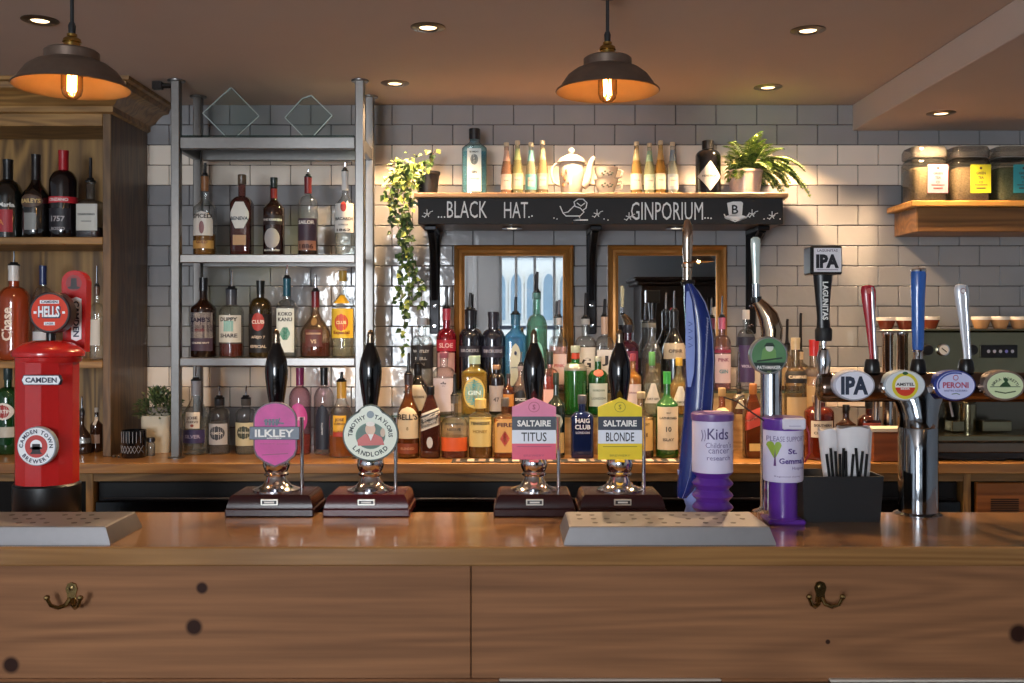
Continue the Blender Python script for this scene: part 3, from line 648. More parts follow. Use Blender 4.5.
px_, pz0, pz1 = cx+.007, ph(297, k), ph(341, k); m_.prism([(px_-.0125, pz1+.005), (px_, pz1), (px_+.0125, pz1+.005), (px_+.0125, pz0-.005), (px_, pz0), (px_-.0125, pz0-.005)], .052, .055, SIGN)
m_.text('CAMDEN', px_, (pz0+pz1)/2, .0515, NAVY, W=.09, H=.015, bold=.035, rot=-PI/2); m_.build('tap_handle', pb)

# ---------------------------------------------------------------- tall blue curved font
bl = thing('beer_font', 'tall blue horn-shaped beer font with a copper and chrome lever on top', 'beer font', (X(696, 2.5), 2.5, BT))
BX = X(696, 2.5); bw = lambda p: X(p, 2.5)-BX; bh = lambda p: Z(p, 2.5)-BT
BLUE = mat('14286a', .25, coat=.35, var=.12, nscale=12); LBL = mat('8494cc', .6, spec=.2)
ctrl = [(684, 692, 284), (684, 699, 292), (684, 706, 303), (685, 711, 318), (686, 714, 338), (686, 715, 360), (685, 714, 390), (683, 712, 420), (680, 709, 450), (678, 703, 475), (677, 694, 490), (677, 687, 497)]
def horn(mb, mt, f0, f1, y0, y1, g=0):
    rs = []
    for l_, r_, py in ctrl:
        xl, xr = bw(l_+(r_-l_)*f0)-g, bw(l_+(r_-l_)*f1)+g; cx = (xl+xr)/2; rx = (xr-xl)/2; dy = (y1-y0)/2*(.45+.55*min(1, (r_-l_)/28))
        rs.append([(cx+rx*math.cos(t), dy*math.sin(t), bh(py)) for t in [2*PI*i/20 for i in range(20)]])
    mb.rings(rs, mt)
m_ = MB(); horn(m_, BLUE, 0, 1, -.034, .034); o = m_.build('horn', bl)
m_ = MB(); horn(m_, mat('94a4d4', .3), .87, .9, -.027, .027, .0006); horn(m_, mat('6a7cc0', .3), .35, .375, -.036, .036, .0006); m_.build('white_stripe', o)
m_ = MB(); rs = []
m_ = MB(); v = []
for l_, r_, py in ((684, 686, 292), (683.4, 689, 302), (683, 691.5, 325), (683, 692, 350), (684, 691, 372), (685, 688, 386)): v += [(bw(l_), -.037, bh(py)), (bw(r_), -.041, bh(py))]
m_.add(v, [(2*i, 2*i+1, 2*i+3, 2*i+2) for i in range(5)], LBL)
for i, py in enumerate((322, 329, 336, 343)): m_.stroke([(bw(685.5), bh(py)), (bw(689.5), bh(py+2)), (bw(685.5), bh(py+4))], .002, -.0425, mat('3a4a8a', .4))
for i in range(46): q_ = 705.2-i*.16-(0 if i < 15 else (i-15)*.06); e_ = .9 if i*7 % 3 else 1.6; m_.stroke([(bw(q_-e_), bh(318+i*2.7)), (bw(q_+.6), bh(319+i*2.7)), (bw(q_-e_*.6), bh(320.2+i*2.7))], .0011, -.0372, mat('c4cce4', .4))
m_.build('lettering_panel', bl)
m_ = MB(); v = [[(bw(x)+w_*math.cos(t), .8*w_*math.sin(t), bh(py)) for t in [2*PI*i/14 for i in range(14)]] for x, py, w_ in ((682, 470, .012), (687, 482, .02), (692, 495, .024), (694, 506, .02), (694, 511.5, .024))]
m_.rings(v, LBL); m_.build('foot', bl)
CG = lambda: mat('c9b09c', .12, 1)
m_ = MB(); m_.lathe([(.016, bh(285)), (.018, bh(282)), (.016, bh(280))], BLACK, 16, (bw(688), 0, 0)); m_.build('collar', bl)
m_ = MB(); o_ = (bw(687.5), 0, 0)
m_.lathe([(.011, bh(281)), (.011, bh(268)), (.014, bh(267)), (.014, bh(264)), (.010, bh(262)), (.013, bh(250)), (.0135, bh(238)), (.012, bh(226)), (.006, bh(220)), (.001, bh(219))], CG(), 18, o_)
m_.build('lever', bl)

# ---------------------------------------------------------------- chrome swan font with green lens
pm = thing('beer_font', 'slim chrome beer font with curved top and round green lens', 'beer font', (X(771, 2.48), 2.48, BT))
MX = X(771, 2.48); mw = lambda p: X(p, 2.48)-MX; mh = lambda p: Z(p, 2.48)-BT
m_ = MB(); m_.lathe([(.045, 0), (.045, .006), (.03, .012), (.026, .02), (.026, mh(340))], CHROME, 28); m_.build('column', pm)
m_ = MB(); m_.tube([(mw(771), 0, mh(345)), (mw(772), 0, mh(330)), (mw(768), 0, mh(316)), (mw(762), 0, mh(307)), (mw(757), 0, mh(301))], [.025, .027, .024, .018, .012], mat('b89c80', .1, 1), 20); m_.build('curved_neck', pm)
m_ = MB(); m_.tube([(mw(757), 0, mh(302)), (mw(756.3), 0, mh(297))], .013, BLACK, 16); m_.tube([(mw(756.3), 0, mh(297)), (mw(756), 0, mh(284))], .009, CHROME, 14)
m_.tube([(mw(756), 0, mh(284)), (mw(755.7), 0, mh(262)), (mw(755.5), 0, mh(244)), (mw(755.5), 0, mh(239)), (mw(755.5), 0, mh(237))], [.008, .010, .0125, .012, .006], mat('c9d6d0', .2, .3), 14, asp=.6); m_.build('tap_lever', pm)
m_ = MB(); k = 2.48-.05; cx, cz = X(769, k)-MX, Z(355.5, k)-BT; R = 19*k/1000
m_.prism(circ(cx, cz, R), -.05, -.028, mat('a2a6a4', .3, .6), .003); m_.flat(circ(cx, cz, R*.9), -.0505, mat('5f8662', .2, var=.35, nscale=25)); m_.flat([(cx-.02, cz-.012), (cx+.018, cz-.012), (cx+.016, cz+.014), (cx+.008, cz+.022), (cx-.008, cz+.022), (cx-.016, cz+.014)], -.0509, mat('6f9c5a', .4)); m_.flat(circ(cx+.001, cz+.019, .0095, 16), -.0512, mat('d6d8cc', .4)); m_.flat([(cx-.013, cz+.022), (cx+.015, cz+.022), (cx+.008, cz+.031), (cx-.006, cz+.031)], -.0514, mat('23342a', .4))
seg_ = [(cx+R*.9*math.cos(t), cz+R*.9*math.sin(t)) for t in [PI+.42+i*(PI-.84)/16 for i in range(17)]]; m_.flat(seg_, -.0512, mat('22302c', .4)); m_.stroke([(cx-.03, cz-.014), (cx+.032, cz-.006)], .004, -.051, mat('2a3a30', .4))
m_.text('PATHMAKER', cx, cz-.029, -.0516, WHITE, W=.058, H=.0085, bold=.03); m_.text('ALE', cx, cz-.039, -.0516, mat('a8c070', .4), W=.010, H=.004); m_.build('lens', pm)

# ---------------------------------------------------------------- charity collection tubes
PUR = mat('5a2a8e', .28, coat=.3, var=.06); LAV = mat('cfc9e0', .5, var=.02)
def cyl_front(R): return lambda x, z: -math.sqrt(max(R*R-x*x, 1e-6))-.0012
k1 = thing('collection_tube', 'purple spiral charity tube with white label, beside the blue font', 'charity tube', (X(712.5, 2.4), 2.4, BT), 0, 'charity collection tubes'); KX, KD_ = X(712.5, 2.4), 2.4
kh = lambda p: Z(p, KD_)-BT; R = .049
m_ = MB(); pr = [(.046, 0)]
for i in range(25): t = i/24; pr.append((.0435+.0055*math.cos(t*2*PI*4), .003+t*(kh(471)-.003)))
m_.lathe(pr, PUR, 36); m_.build('spiral_base', k1)
m_ = MB(); m_.lathe([(R-.0005, kh(471)), (R-.0005, kh(418.5))], LAV, 40, cap=False); F = cyl_front(R)
def ctx(mb, s, dx, py, W, H, mt, bold=.0): mb.text(s, dx, kh(py), 0, mt, W=W, H=H, bold=bold, fn=F)
INKP = mat('6a5a8c', .5); ctx(m_, 'Kids', .004, 432, .05, .026, mat('4a3a70', .5), .01); ctx(m_, "Children's", .006, 443, .062, .013, INKP); ctx(m_, 'cancer', .006, 449, .05, .010, INKP); ctx(m_, 'research', .006, 455.5, .056, .011, INKP); ctx(m_, 'YORKSHIRE', -.029, 428, .018, .006, INKP) if False else None
for dx in (-.035, -.028): m_.stroke([(dx, kh(428)), (dx+.003, kh(434)), (dx, kh(439))], .0015, -.046, INKP)
m_.build('label', k1)
m_ = MB(); m_.lathe([(R+.001, kh(420)), (R+.002, kh(418)), (R+.002, kh(413.5)), (R-.002, kh(412)), (.02, kh(411.5))], mat('6c4a86', .3), 36); m_.box(-.02, .02, -.012, .012, kh(412), kh(411), mat('c8a8c8', .4), .001); m_.build('lid', k1)
k2 = thing('collection_tube', 'purple charity tin with white label and green heart tree, beside the straw box', 'charity tube', (X(783, 2.37), 2.37, BT), 0, 'charity collection tubes'); KX, KD_ = X(783, 2.37), 2.37; R = .047
m_ = MB(); m_.box(-.044, .044, -.04, .04, 0, .012, PUR, .004); m_.lathe([(.036, .012), (.033, .016), (.033, kh(479))], PUR, 30); m_.build('foot', k2)
m_ = MB(); m_.lathe([(R-.002, kh(480)), (R, kh(478)), (R, kh(428)), (R-.001, kh(427.5))], LAV, 40, cap=False); F = cyl_front(R)
m_.lathe([(R-.002, kh(480)), (.03, kh(481))], PUR, 40, cap=False)
ctx(m_, 'PLEASE SUPPORT', .0, 437, .088, .012, INKP, .0); ctx(m_, 'St.', .010, 449, .022, .013, mat('4a2a7e', .5), .03); ctx(m_, "Gemma's", .012, 458.5, .066, .014, mat('4a2a7e', .5), .03); ctx(m_, 'Hospice', .024, 466, .030, .009, mat('4a2a7e', .5)); ctx(m_, 'Registered charity', .0, 474, .06, .005, INKP)
hx, hz = -.03, kh(446); hv = []; hf = []
for i in range(15):
    u = 2*i/14-1; x_ = .0145*u; up = .006+.009*math.sqrt(max(0, 1-(2*abs(u)-1)**2)); dn = -.026+.032*abs(u)**1.1
    for j in range(5): q_ = dn+(max(up, dn+.0005)-dn)*j/4; hv.append((hx+x_, F(hx+x_, 0)-.0005, hz+q_))
for i in range(14):
    for j in range(4): hf.append((i*5+j, i*5+5+j, i*5+6+j, i*5+1+j))
m_.add(hv, hf, mat('8ea83a', .5))
m_.add([(p[0], F(p[0], p[1])-.0008, p[1]) for p in [(hx-.002, hz-.042), (hx+.003, hz-.042), (hx+.001, hz)]], [(0, 1, 2)], mat('5a2a6e', .5)); m_.build('label', k2)
m_ = MB(); m_.lathe([(R+.001, kh(429)), (R+.002, kh(427)), (R+.002, kh(418)), (R-.002, kh(416.5)), (.02, kh(416))], PUR, 36); m_.box(-.014, .04, -R-.004, -R+.012, kh(427.5), kh(416.5), mat('d6d2e0', .4), .003); m_.stroke([(0, kh(424)), (.028, kh(424))], .001, -R-.0046, INKP); m_.build('lid', k2)
m_ = MB(); m_.tube([(.044, -.022, kh(420)), (.053, -.03, kh(432)), (.055, -.026, kh(452)), (.048, -.01, kh(462))], .0022, mat('8a1830', .5), 8); m_.build('cord', k2)
m_ = MB(); m_.tube([(-.045, -.01, kh(421)), (-.075, -.0, kh(412)), (-.105, .02, kh(402)), (-.135, .03, kh(398))], .0018, RUBBER, 8); m_.build('tie_string', k2)

# ---------------------------------------------------------------- straw box
sb = thing('straw_box', 'black tapered box on the bar left of the chrome tap tower', 'box', (X(842.5, 2.37), 2.43, BT)); a = .096
hz = Z(476, 2.38)-BT; m_ = MB(); BK = mat('17181b', .45); rs = []
for o_, z in ((.006, 0), (0, hz), (-.001, hz+.001), (.003, hz+.001), (.008, .01)): rs.append([(-a+o_, -.065+o_, z), (a-o_, -.065+o_, z), (a-o_, .065-o_, z), (-a+o_, .065-o_, z)])
m_.rings(rs, BK, smooth=False); m_.build('bin', sb)
SB = sb.location
def packet(px0, px1, pt, dy, lean, label):
    x0, x1 = X(px0, 2.42)-SB.x, X(px1, 2.42)-SB.x; cx = (x0+x1)/2; hw = (x1-x0)/2; top = Z(pt, 2.42)-BT; bot = .012
    r = thing('straw_packet', label, 'straw packet', (SB.x+cx, SB.y+dy, BT+bot), 0, 'white paper straw packets in the black box'); m_ = MB(); rs = []
    for t, k, q in ((0, .5, .6), (.3, .62, .7), (.6, .85, .8), (.97, 1.0, .95), (1, 1.0, .95)):
        rs.append([(lean*t+hw*k*math.cos(u), .022*q*math.sin(u), (top-bot)*t*(1+(.015*math.sin(3*u) if t == 1 else 0))) for u in [2*PI*i/26 for i in range(26)]])
    m_.rings(rs, mat('d9d6d8', .6, var=.04), cap1=False)
    rs2 = [[(p[0]*.9, p[1]*.8, p[2]-.001) for p in r_] for r_ in rs]; m_.rings(rs2, mat('c6c2c4', .7)); m_.build('sleeve', r)
packet(825, 846, 430, .012, -.010, 'white paper straw packet at the left of the black box')
packet(836, 870, 427, -.014, .0, 'widest white paper straw packet in the middle of the black box')
packet(858, 874, 431, .01, .002, 'white paper straw packet leaning right in the black box')
for i, (px, tl) in enumerate(((828, -.02), (832, -.014), (836, -.01), (840, .0), (843, .004), (846, -.004), (852, .012), (857, -.012), (861, .016), (866, .012))):
    x = X(px, 2.40)-SB.x; m_ = MB(); m_.tube([(0, 0, 0), (tl, -.002, .148+.007*(i*2 % 3))], .0034, mat('060607', .6, spec=.2), 8)
    tag(m_.build('drinking_straw', loc=(SB.x+x-tl*.8-.006, SB.y-.048+(i % 2)*.003, BT+.012)), 'black drinking straw standing in the front of the black box', 'straw', 'black straws in the box')

# ---------------------------------------------------------------- chrome tap tower
tt = thing('tap_tower', 'large chrome T-bar beer tap tower with four oval lenses', 'beer font', (X(918, 2.48), 2.48, BT)); TX = X(918, 2.48)
tw = lambda p, k=2.48: X(p, k)-TX
th_ = lambda p, k=2.48: Z(p, k)-BT
m_ = MB(); rs = []
for rx, py, ry_ in ((.058, 515.5, .058), (.058, 513, .058), (.047, 511, .047), (.047, 428, .047), (.046, 427, .046), (.047, 426, .047), (.048, 415, .046), (.054, 405, .044), (.066, 394, .042), (.076, 386, .038)):
    rs.append([(rx*math.cos(t), ry_*math.sin(t), th_(py) if py < 515 else 0) for t in [2*PI*i/36 for i in range(36)]])
m_.rings(rs, mat('94989e', .08, 1, var=.02)); m_.build('column', tt)
m_ = MB(); zc_ = th_(387); Rb = .037
m_.lathe([(.02, tw(818)), (.034, tw(819.5)), (Rb, tw(823)), (Rb, tw(1052)), (.02, tw(1056))], mat('7c6a60', .16, 1), 32, M=Matrix.Translation((0, 0, zc_)) @ Matrix.Rotation(PI/2, 4, 'Y')); m_.build('cross_bar', tt)
LD = 2.48-.058
def lens(px, kind):
    cx = tw(px, LD); cz = th_(385.5, LD); a, b = 21*LD/1000, 15.3*LD/1000; m_ = MB(); rim = {'ipa': 'c9ccda', 'amstel': 'b8c4cc', 'peroni': '3a4a9a', 'birra': '8a7a70'}[kind]
    Y = -.058; m_.prism(circ(cx, cz, a, 44, b), Y, -.02, mat(rim, .25, .3), .004); f = lambda s_, mt, dy: m_.flat(circ(cx, cz, a*s_, 44, b*s_), Y-dy, mt)
    if kind == 'ipa':
        f(.9, mat('e2e2ee', .35), .0006); m_.text('IPA', cx, cz, Y-.0012, mat('2c3448', .4), W=a*1.3, H=b*1.2, bold=.05)
    if kind == 'amstel':
        f(.93, mat('d2dade', .35), .0006); m_.flat(circ(cx, cz-.001, b*.86, 36), Y-.001, mat('d8c838', .4)); m_.flat(circ(cx, cz-.001, b*.66, 36), Y-.0014, WHITE)
        m_.flat([(cx+b*.66*math.cos(t), cz-.001+b*.66*math.sin(t)) for t in [PI+.15+i*(PI-.3)/14 for i in range(15)]], Y-.0018, mat('cc3c28', .4)); m_.text('AMSTEL', cx, cz+.003, Y-.002, mat('2a1a1a', .4), W=b*1.2, H=.0075, bold=.03); m_.text('BEER', cx, cz-.0075, Y-.0022, WHITE, W=b*.6, H=.005, bold=.02); m_.flat(circ(cx, cz+b*.8, .007, 12, .004), Y-.0022, mat('2c5a38', .4))
    if kind == 'peroni':
        f(.9, mat('c8cdf0', .35), .0006); 
        for s_ in (.82,): m_.stroke([(cx+a*s_*math.cos(t), cz+b*s_*math.sin(t)) for t in [1.2+i*2.2/14 for i in range(15)]], .004, Y-.0012, mat('3a4a9a', .4))
        m_.text('PERONI', cx, cz+.001, Y-.0014, mat('a83a5a', .4), W=a*1.22, H=.0145, bold=.03); m_.text('NASTRO AZZURRO', cx, cz-.0125, Y-.0014, mat('4a4a8a', .4), W=a*1.1, H=.0045, bold=.02); m_.stroke([(cx+.006*math.cos(t), cz+.019+.006*math.sin(t)) for t in [i*2*PI/12 for i in range(13)]], .0018, Y-.0014, mat('a83a5a', .4)); m_.stroke([(cx-.01, cz-.021), (cx+.002, cz-.019), (cx+.01, cz-.022)], .002, Y-.0014, mat('4a6a5a', .4))
    if kind == 'birra':
        f(.86, mat('cfdcb0', .35), .0006); m_.arc_text('BIRRA MORETTI', cx, cz-.006, a*.62, PI/2, .0068, Y-.0012, mat('2c3c2a', .4), .02, sq=.72); m_.stroke([(cx-a*.72, cz-.003), (cx+a*.72, cz-.003)], .0018, Y-.0012, mat('3a5a3a', .4)); m_.flat([(cx-.014, cz-.002), (cx+.014, cz-.002), (cx+.008, cz+.006), (cx+.003, cz+.011), (cx-.006, cz+.006)], Y-.0014, mat('2a4a2c', .4)); m_.flat(circ(cx+.002, cz+.013, .005, 12), Y-.0015, mat('2a4a2c', .4)); m_.stroke([(cx-a*.5, cz-.014), (cx, cz-.0185), (cx+a*.5, cz-.014)], .003, Y-.0012, mat('4a5a3a', .4))
    o = m_.build('lens', tt); return o
for px, k in ((854.5, 'ipa'), (905, 'amstel'), (955.5, 'peroni'), (1005, 'birra')): lens(px, k)
for px in (880, 930, 980):
    m_ = MB(); m_.lathe([(.011, tw(px-6)), (.014, tw(px-4)), (.014, tw(px+4)), (.011, tw(px+6))], CHROME, 16, M=Matrix.Translation((0, -.041, zc_)) @ Matrix.Rotation(PI/2, 4, 'Y')); m_.build('spacer', tt)
# taps
def tap_base(px, y=0.):
    x = tw(px); m_ = MB(); m_.lathe([(.018, th_(373)), (.02, th_(370)), (.017, th_(362)), (.014, th_(359))], BLACK, 20, (x, y, 0)); return x, m_
x = tw(823.5); m_ = MB(); m_.lathe([(.014, th_(374)), (.016, th_(368)), (.018, th_(360)), (.012, th_(350)), (.006, th_(348)), (.006, th_(340))], CHROME, 18, (x, 0, 0)); m_.build('tap_valve', tt)
m_ = MB(); m_.lathe([(.019, th_(341)), (.021, th_(338)), (.021, th_(330)), (.0185, th_(328))], RUBBER, 16, (x, 0, 0), smooth=False)
m_.tube([(x, 0, th_(330)), (x-.001, 0, th_(318)), (x-.002, 0, th_(296)), (x-.002, 0, th_(275))], [.018, .015, .019, .024], BLACK, 18, asp=.7); m_.text('LAGUNITAS', x-.001, th_(301), -.0185, WHITE, W=.094, H=.014, bold=.03, rot=-PI/2); hd = m_.build('tap_handle', tt)
m_ = MB(); m_.box(x-.041, x+.037, -.03, .03, th_(275), th_(247), BLACK, .003); m_.box(x-.033, x+.034, -.031, -.0295, th_(272.5), th_(249), mat('dcd8dc', .4)); m_.text('IPA', x, th_(262), -.0316, mat('1c1c24', .4), W=.056, H=.034, bold=.06); m_.text('LAGUNITAS', x, th_(251.5), -.0316, mat('6a5a6a', .4), W=.05, H=.006, bold=.02); m_.stroke([(x-.025, th_(270.5)), (x+.026, th_(270.5))], .0015, -.0316, mat('6a5a6a', .4)); m_.build('sign', hd)
def paddle(px, top, col, side, tip, wtop):
    x, m_ = tap_base(px); m_.build('tap_valve', tt)
    m_ = MB(); xt = x+tip; rs = []
    for t, k in ((0, .3), (.15, .34), (.5, .62), (.8, .95), (.93, 1), (.985, .8), (1, .4)):
        z = th_(360)+(th_(top)-th_(360))*t; rs.append([(x+tip*t+wtop*k*math.cos(u), .6*wtop*k*math.sin(u), z) for u in [2*PI*i/22 for i in range(22)]])
    m_.rings(rs, col)
    if side:
        rs2 = [[(p[0]*1+wtop*.35, p[1]*.75-wtop*.35, p[2]) if True else p for p in r_] for r_ in [[(x+tip*t+wtop*k*.5*math.cos(u), .6*wtop*k*math.sin(u), th_(360)+(th_(top)-th_(360))*t) for u in [2*PI*i/14 for i in range(14)]] for t, k in ((0.02, .5), (.3, .5), (.6, .55), (.9, .6), (.97, .4))]]
        m_.rings(rs2, side)
    return x, m_
x, m_ = paddle(872, 285, mat('a3202c', .25, coat=.4), mat('c8c4c8', .2, .7), -.010, .0185); m_.flat(circ(x-.012, th_(291), .007, 14), -.0135, mat('c4605a', .4)); m_.build('tap_handle', tt)
x, m_ = paddle(966, 284, mat('cfd0d6', .22, .2, coat=.4), mat('d8d8de', .15, .8), -.012, .0185); m_.flat(circ(x-.013, th_(291), .007, 14), -.0135, mat('8a5a5a', .4)); m_.flat(circ(x-.013, th_(291), .005, 12), -.0139, mat('e0dede', .4)); m_.build('tap_handle', tt)
x, m_ = tap_base(918); m_.lathe([(.011, th_(362)), (.011, th_(352)), (.0135, th_(350))], CHROME, 16, (x, 0, 0)); m_.build('tap_valve', tt)
m_ = MB(); m_.tube([(x, 0, th_(352)), (x, 0, th_(345)), (x, 0, th_(300)), (x+.001, 0, th_(275)), (x+.001, 0, th_(271))], [.012, .0145, .0165, .019, .017], mat('2c5aa6', .2, coat=.6, var=.25, nscale=40), 20, asp=.8); m_.lathe([(.018, th_(271.5)), (.0185, th_(270)), (.015, th_(268.5))], CHROME, 18, (x+.001, 0, 0)); m_.build('tap_handle', tt)
for px in (829, 890, 952): m_ = MB(); xx = tw(px); m_.tube([(xx, .03, zc_), (xx, .075, zc_-.004), (xx, .09, zc_-.03), (xx, .095, zc_-.09)], [.01, .01, .009, .008], CHROME, 12); m_.build('spout', tt)

# ---------------------------------------------------------------- brass coat hooks
def hook(px, py, label, rot):
    D = 2.13; x, z = X(px, D), Z(py, D); r = thing('coat_hook', label, 'coat hook', (x, D+.0005, z), 0, 'brass coat hooks on the bar front')
    HB = mat('a08a5c', .22, 1, var=.15); m_ = MB()
    pl = [(-.011, -.012), (.011, -.012), (.009, .004), (.013, .018), (.009, .029), (0, .032), (-.009, .029), (-.013, .018), (-.009, .004)]
    m_.prism(pl, -.004, 0, HB, .001); m_.lathe([(.005, 0), (.005, .002), (.002, .003)], mat('5a4a30', .3, 1), 10, M=Matrix.Translation((0, -.004, .02)) @ Matrix.Rotation(PI/2, 4, 'X')); m_.build('back_plate', r)
    for s_ in (-1, 1):
        m_ = MB(); m_.tube([(s_*.004, -.003, -.004), (s_*.008, -.014, -.014), (s_*.018, -.026, -.016), (s_*.029, -.036, -.008), (s_*.0345, -.04, .006)], [.005, .005, .0045, .004, .004], HB, 10); m_.lathe([(0, -.006), (.005, -.004), (.0065, 0), (.005, .004), (0, .006)], HB, 12, (s_*.035, -.0405, .009)); m_.build('prong', r)
hook(72, 597, 'brass double coat hook at the left end of the pine bar front', 0)
hook(820, 596, 'brass double coat hook on the bar front below the straw box', 0)
# ---------------------------------------------------------------- glass stepped riser on the back counter
ZA, ZB = 1.252, 1.171
rs_ = thing('bottle_riser', 'two-step bottle riser of pale wood with glass shelves on the back counter', 'bottle riser', (0, 0, 0))
PW_ = wood('a07c50', 'd8b888', 'X', 1.2)
for x0, x1, z, y0, y1, c0 in ((X(392, 3.74), X(706, 3.74), ZB, 3.685, 3.805, ZB), (X(405, 3.87), X(806, 3.87), ZA, 3.815, 3.945, ZA)):
    m_ = MB(); m_.box(x0, x1, y0, y1, z-.008, z-.0005, glass('cfe6dc', .12, .5)); m_.build('glass_shelf', rs_)
    m_ = MB(); m_.box(x0+.01, x1-.01, y0+.02, y0+.034, CT, z-.0085, PW_); m_.build('riser_board', rs_)
# bar runner along the counter edge
m_ = MB(); m_.box(X(452, 3.5), X(702, 3.5), 3.475, 3.55, CT, CT+.004, mat('1c1a1a', .6), .001)
for i in range(22): m_.box(X(456+i*11.2, 3.5), X(456+i*11.2+(7 if i % 3 else 4), 3.5), 3.48, 3.545, CT+.004, CT+.0045, mat('b8a898' if i % 2 else '8a7464', .6))
tag(m_.build('bar_runner'), 'thin dark and pale chequered bar runner at the edge of the back counter', 'bar mat')

# ---------------------------------------------------------------- bottles
SHAPE = {   # shoulder start, neck start, neck radius, shoulder curve, squareness, depth/width
    'std': (.60, .74, .30, 'c', 2, 1), 'tall': (.66, .78, .33, 'r', 2, 1), 'wine': (.58, .74, .32, 'r', 2, 1), 'slope': (.48, .72, .30, 'c', 2, 1),
    'square': (.64, .74, .34, 'r', 5, .9), 'walk': (.60, .86, .36, 'l', 5, .95), 'squat': (.56, .68, .26, 'r', 2.2, .9), 'flask': (.70, .82, .40, 'c', 4, .6),
    'gin': (.66, .76, .36, 'r', 2, 1), 'cone': (.40, .88, .40, 'c', 2, 1), 'sq_squat': (.60, .70, .34, 'r', 4, .8), 'oval': (.55, .74, .28, 'c', 2.4, .7),
    'brandy': (.34, .72, .24, 'c', 2.2, .7), 'apo': (.74, .84, .42, 'r', 2, 1), 'bell': (.50, .80, .34, 'c', 2, 1), 'stout': (.68, .78, .42, 'r', 2, 1)}
TIER = {'cab1': (Z(237, 3.63), 3.74, 'bottles on the upper cabinet shelf'), 'cab2': (Z(361, 3.63), 3.74, 'bottles on the middle cabinet shelf'), 'cab3': (CT, 3.72, 'bottles at the foot of the oak cabinet'),
        'rk1': (RZ[0], 3.72, 'bottles on the upper rack shelf'), 'rk2': (RZ[1], 3.72, 'bottles on the lower rack shelf'), 'rk3': (CT, 3.72, 'bottles on the counter under the rack'),
        'gin': (GZ, 3.86, 'bottles on the chalkboard shelf'), 'F': (CT, 3.615, 'front row of bottles on the back counter'), 'M': (ZB, 3.745, 'middle row of bottles on the riser'), 'A': (ZA, 3.88, 'back row of bottles on the riser')}
DARKG = ('101210', .92, .55)
CLR = ('fafcfb', .02, .75)
def bottle(px, ytop, w, tier, shape, gl, desc, liq=None, cap=('screw', '111111', .09), pour=None, labs=(), dD=0., cat='bottle', name='bottle', group=None):
    z, D, grp = TIER[tier]; D += dD; H = Z(ytop, D)-z; R = w*D/2000
    zs, zn, rn, kind, n, asp = SHAPE[shape]
    t_ = thing(name, desc, cat, (X(px, D), D, z+.0005), 0, group or grp)
    def rad(t):
        if t < .015: return R*(.9+.1*math.sqrt(max(0, t/.015)))
        if t <= zs: return R
        if t >= zn: return R*rn
        u = (t-zs)/(zn-zs); s = {'c': .5+.5*math.cos(PI*u), 'r': math.sqrt(max(0, 1-u*u))*.75+.25*(1-u), 'l': 1-u}[kind]
        return R*(rn+(1-rn)*s)
    def nn(t): return n if t <= zs else (2 if t >= zn else n+(2-n)*(t-zs)/(zn-zs))
    def aa(t): u = 0 if t <= zs else (1 if t >= zn else (t-zs)/(zn-zs)); return asp+(1-asp)*u
    def ring(t, k=1., dz=0.):
        r, e, a_ = rad(t)*k, 2/nn(t), aa(t); out = []
        for j in range(28):
            a = 2*PI*(j+.5)/28; c, d = math.cos(a), math.sin(a); out.append((r*math.copysign(abs(c)**e, c), r*a_*math.copysign(abs(d)**e, d), H*t+dz))
        return out
    top = 1. if not (cap and cap[0] == 'cork') else 1-cap[2]
    ts = [0, .006, .015, .12, .3, zs*.9, zs]+[zs+(zn-zs)*i/8 for i in range(1, 9)]+[zn+(top-zn)*.5, top-.035, top-.034, top]
    ts = sorted(set(t for t in ts if t <= top)); m_ = MB(); gm = glass(*gl)
    rr = [ring(t) for t in ts]; m_.rings(rr, gm)
    if cap is None or cap[0] == 'cork': m_.lathe([(R*rn*1.02, H*(top-.03)), (R*rn*1.25, H*(top-.025)), (R*rn*1.25, H*top)], gm, 20)
    m_.build('glass_body', t_)
    if liq and gl[1] < .8:
        m_ = MB(); lv = liq[1]; tt_ = [t for t in ts if .006 < t < lv]+[lv]; m_.rings([ring(t, .93) for t in [.012]+tt_], liquid(liq[0], liq[2] if len(liq) > 2 else .55)); m_.build('liquid', t_)
    zt = H
    if cap:
        k, col, h = cap; cm = mat(col, .35, .0, coat=.2) if k != 'cork' else mat('9a7a52', .7)
        m_ = MB()
        if k == 'screw': m_.lathe([(R*rn*1.1, H*(1-h)), (R*rn*1.14, H*(1-h)+.001), (R*rn*1.14, H-.0015), (R*rn*1.02, H+.0005)], cm, 22)
        elif k == 'foil':
            q = [1-h+h*i/6 for i in range(7)]; m_.lathe([((rad(t)+.0012)*(1.06 if t > .955 else 1), H*t+(.0006 if t == 1 else 0)) for t in q], cm, 22, cap=True)
        elif k == 'cork': m_.lathe([(R*rn*1.0, H*(1-h)+.0003), (R*rn*1.3, H*(1-h*.75)), (R*rn*1.35, H*(1-h*.1)), (R*rn*1.2, H)], mat(col, .5), 20)
        m_.build({'screw': 'cap', 'foil': 'neck_foil', 'cork': 'stopper'}[k], t_)
    if pour:
        pc = pour[1] if len(pour) > 1 else 'k'; hp = Z(pour[0], D)-z; r0 = R*rn
        m_ = MB(); m_.lathe([(r0*1.15, H+.0008), (r0*1.2, H+.004), (r0*.8, H+.008), (r0*.7, H+.014)], BLACK if pc != 's' else mat('2a2a2c', .3, .3), 16); p = m_.build('pourer', t_)
        m_ = MB(); m_.tube([(0, 0, H+.006), (0, 0, H+.02), (.001, -.001, hp-.01), (.002, -.003, hp)], [.0075, .006, .0055, .005] if pc != 's' else [.005, .004, .0032, .003], mat('1e1c1e', .35, .2) if pc == 'k' else mat(pc, .35) if pc != 's' else CHROME, 10); m_.build('spout', p)
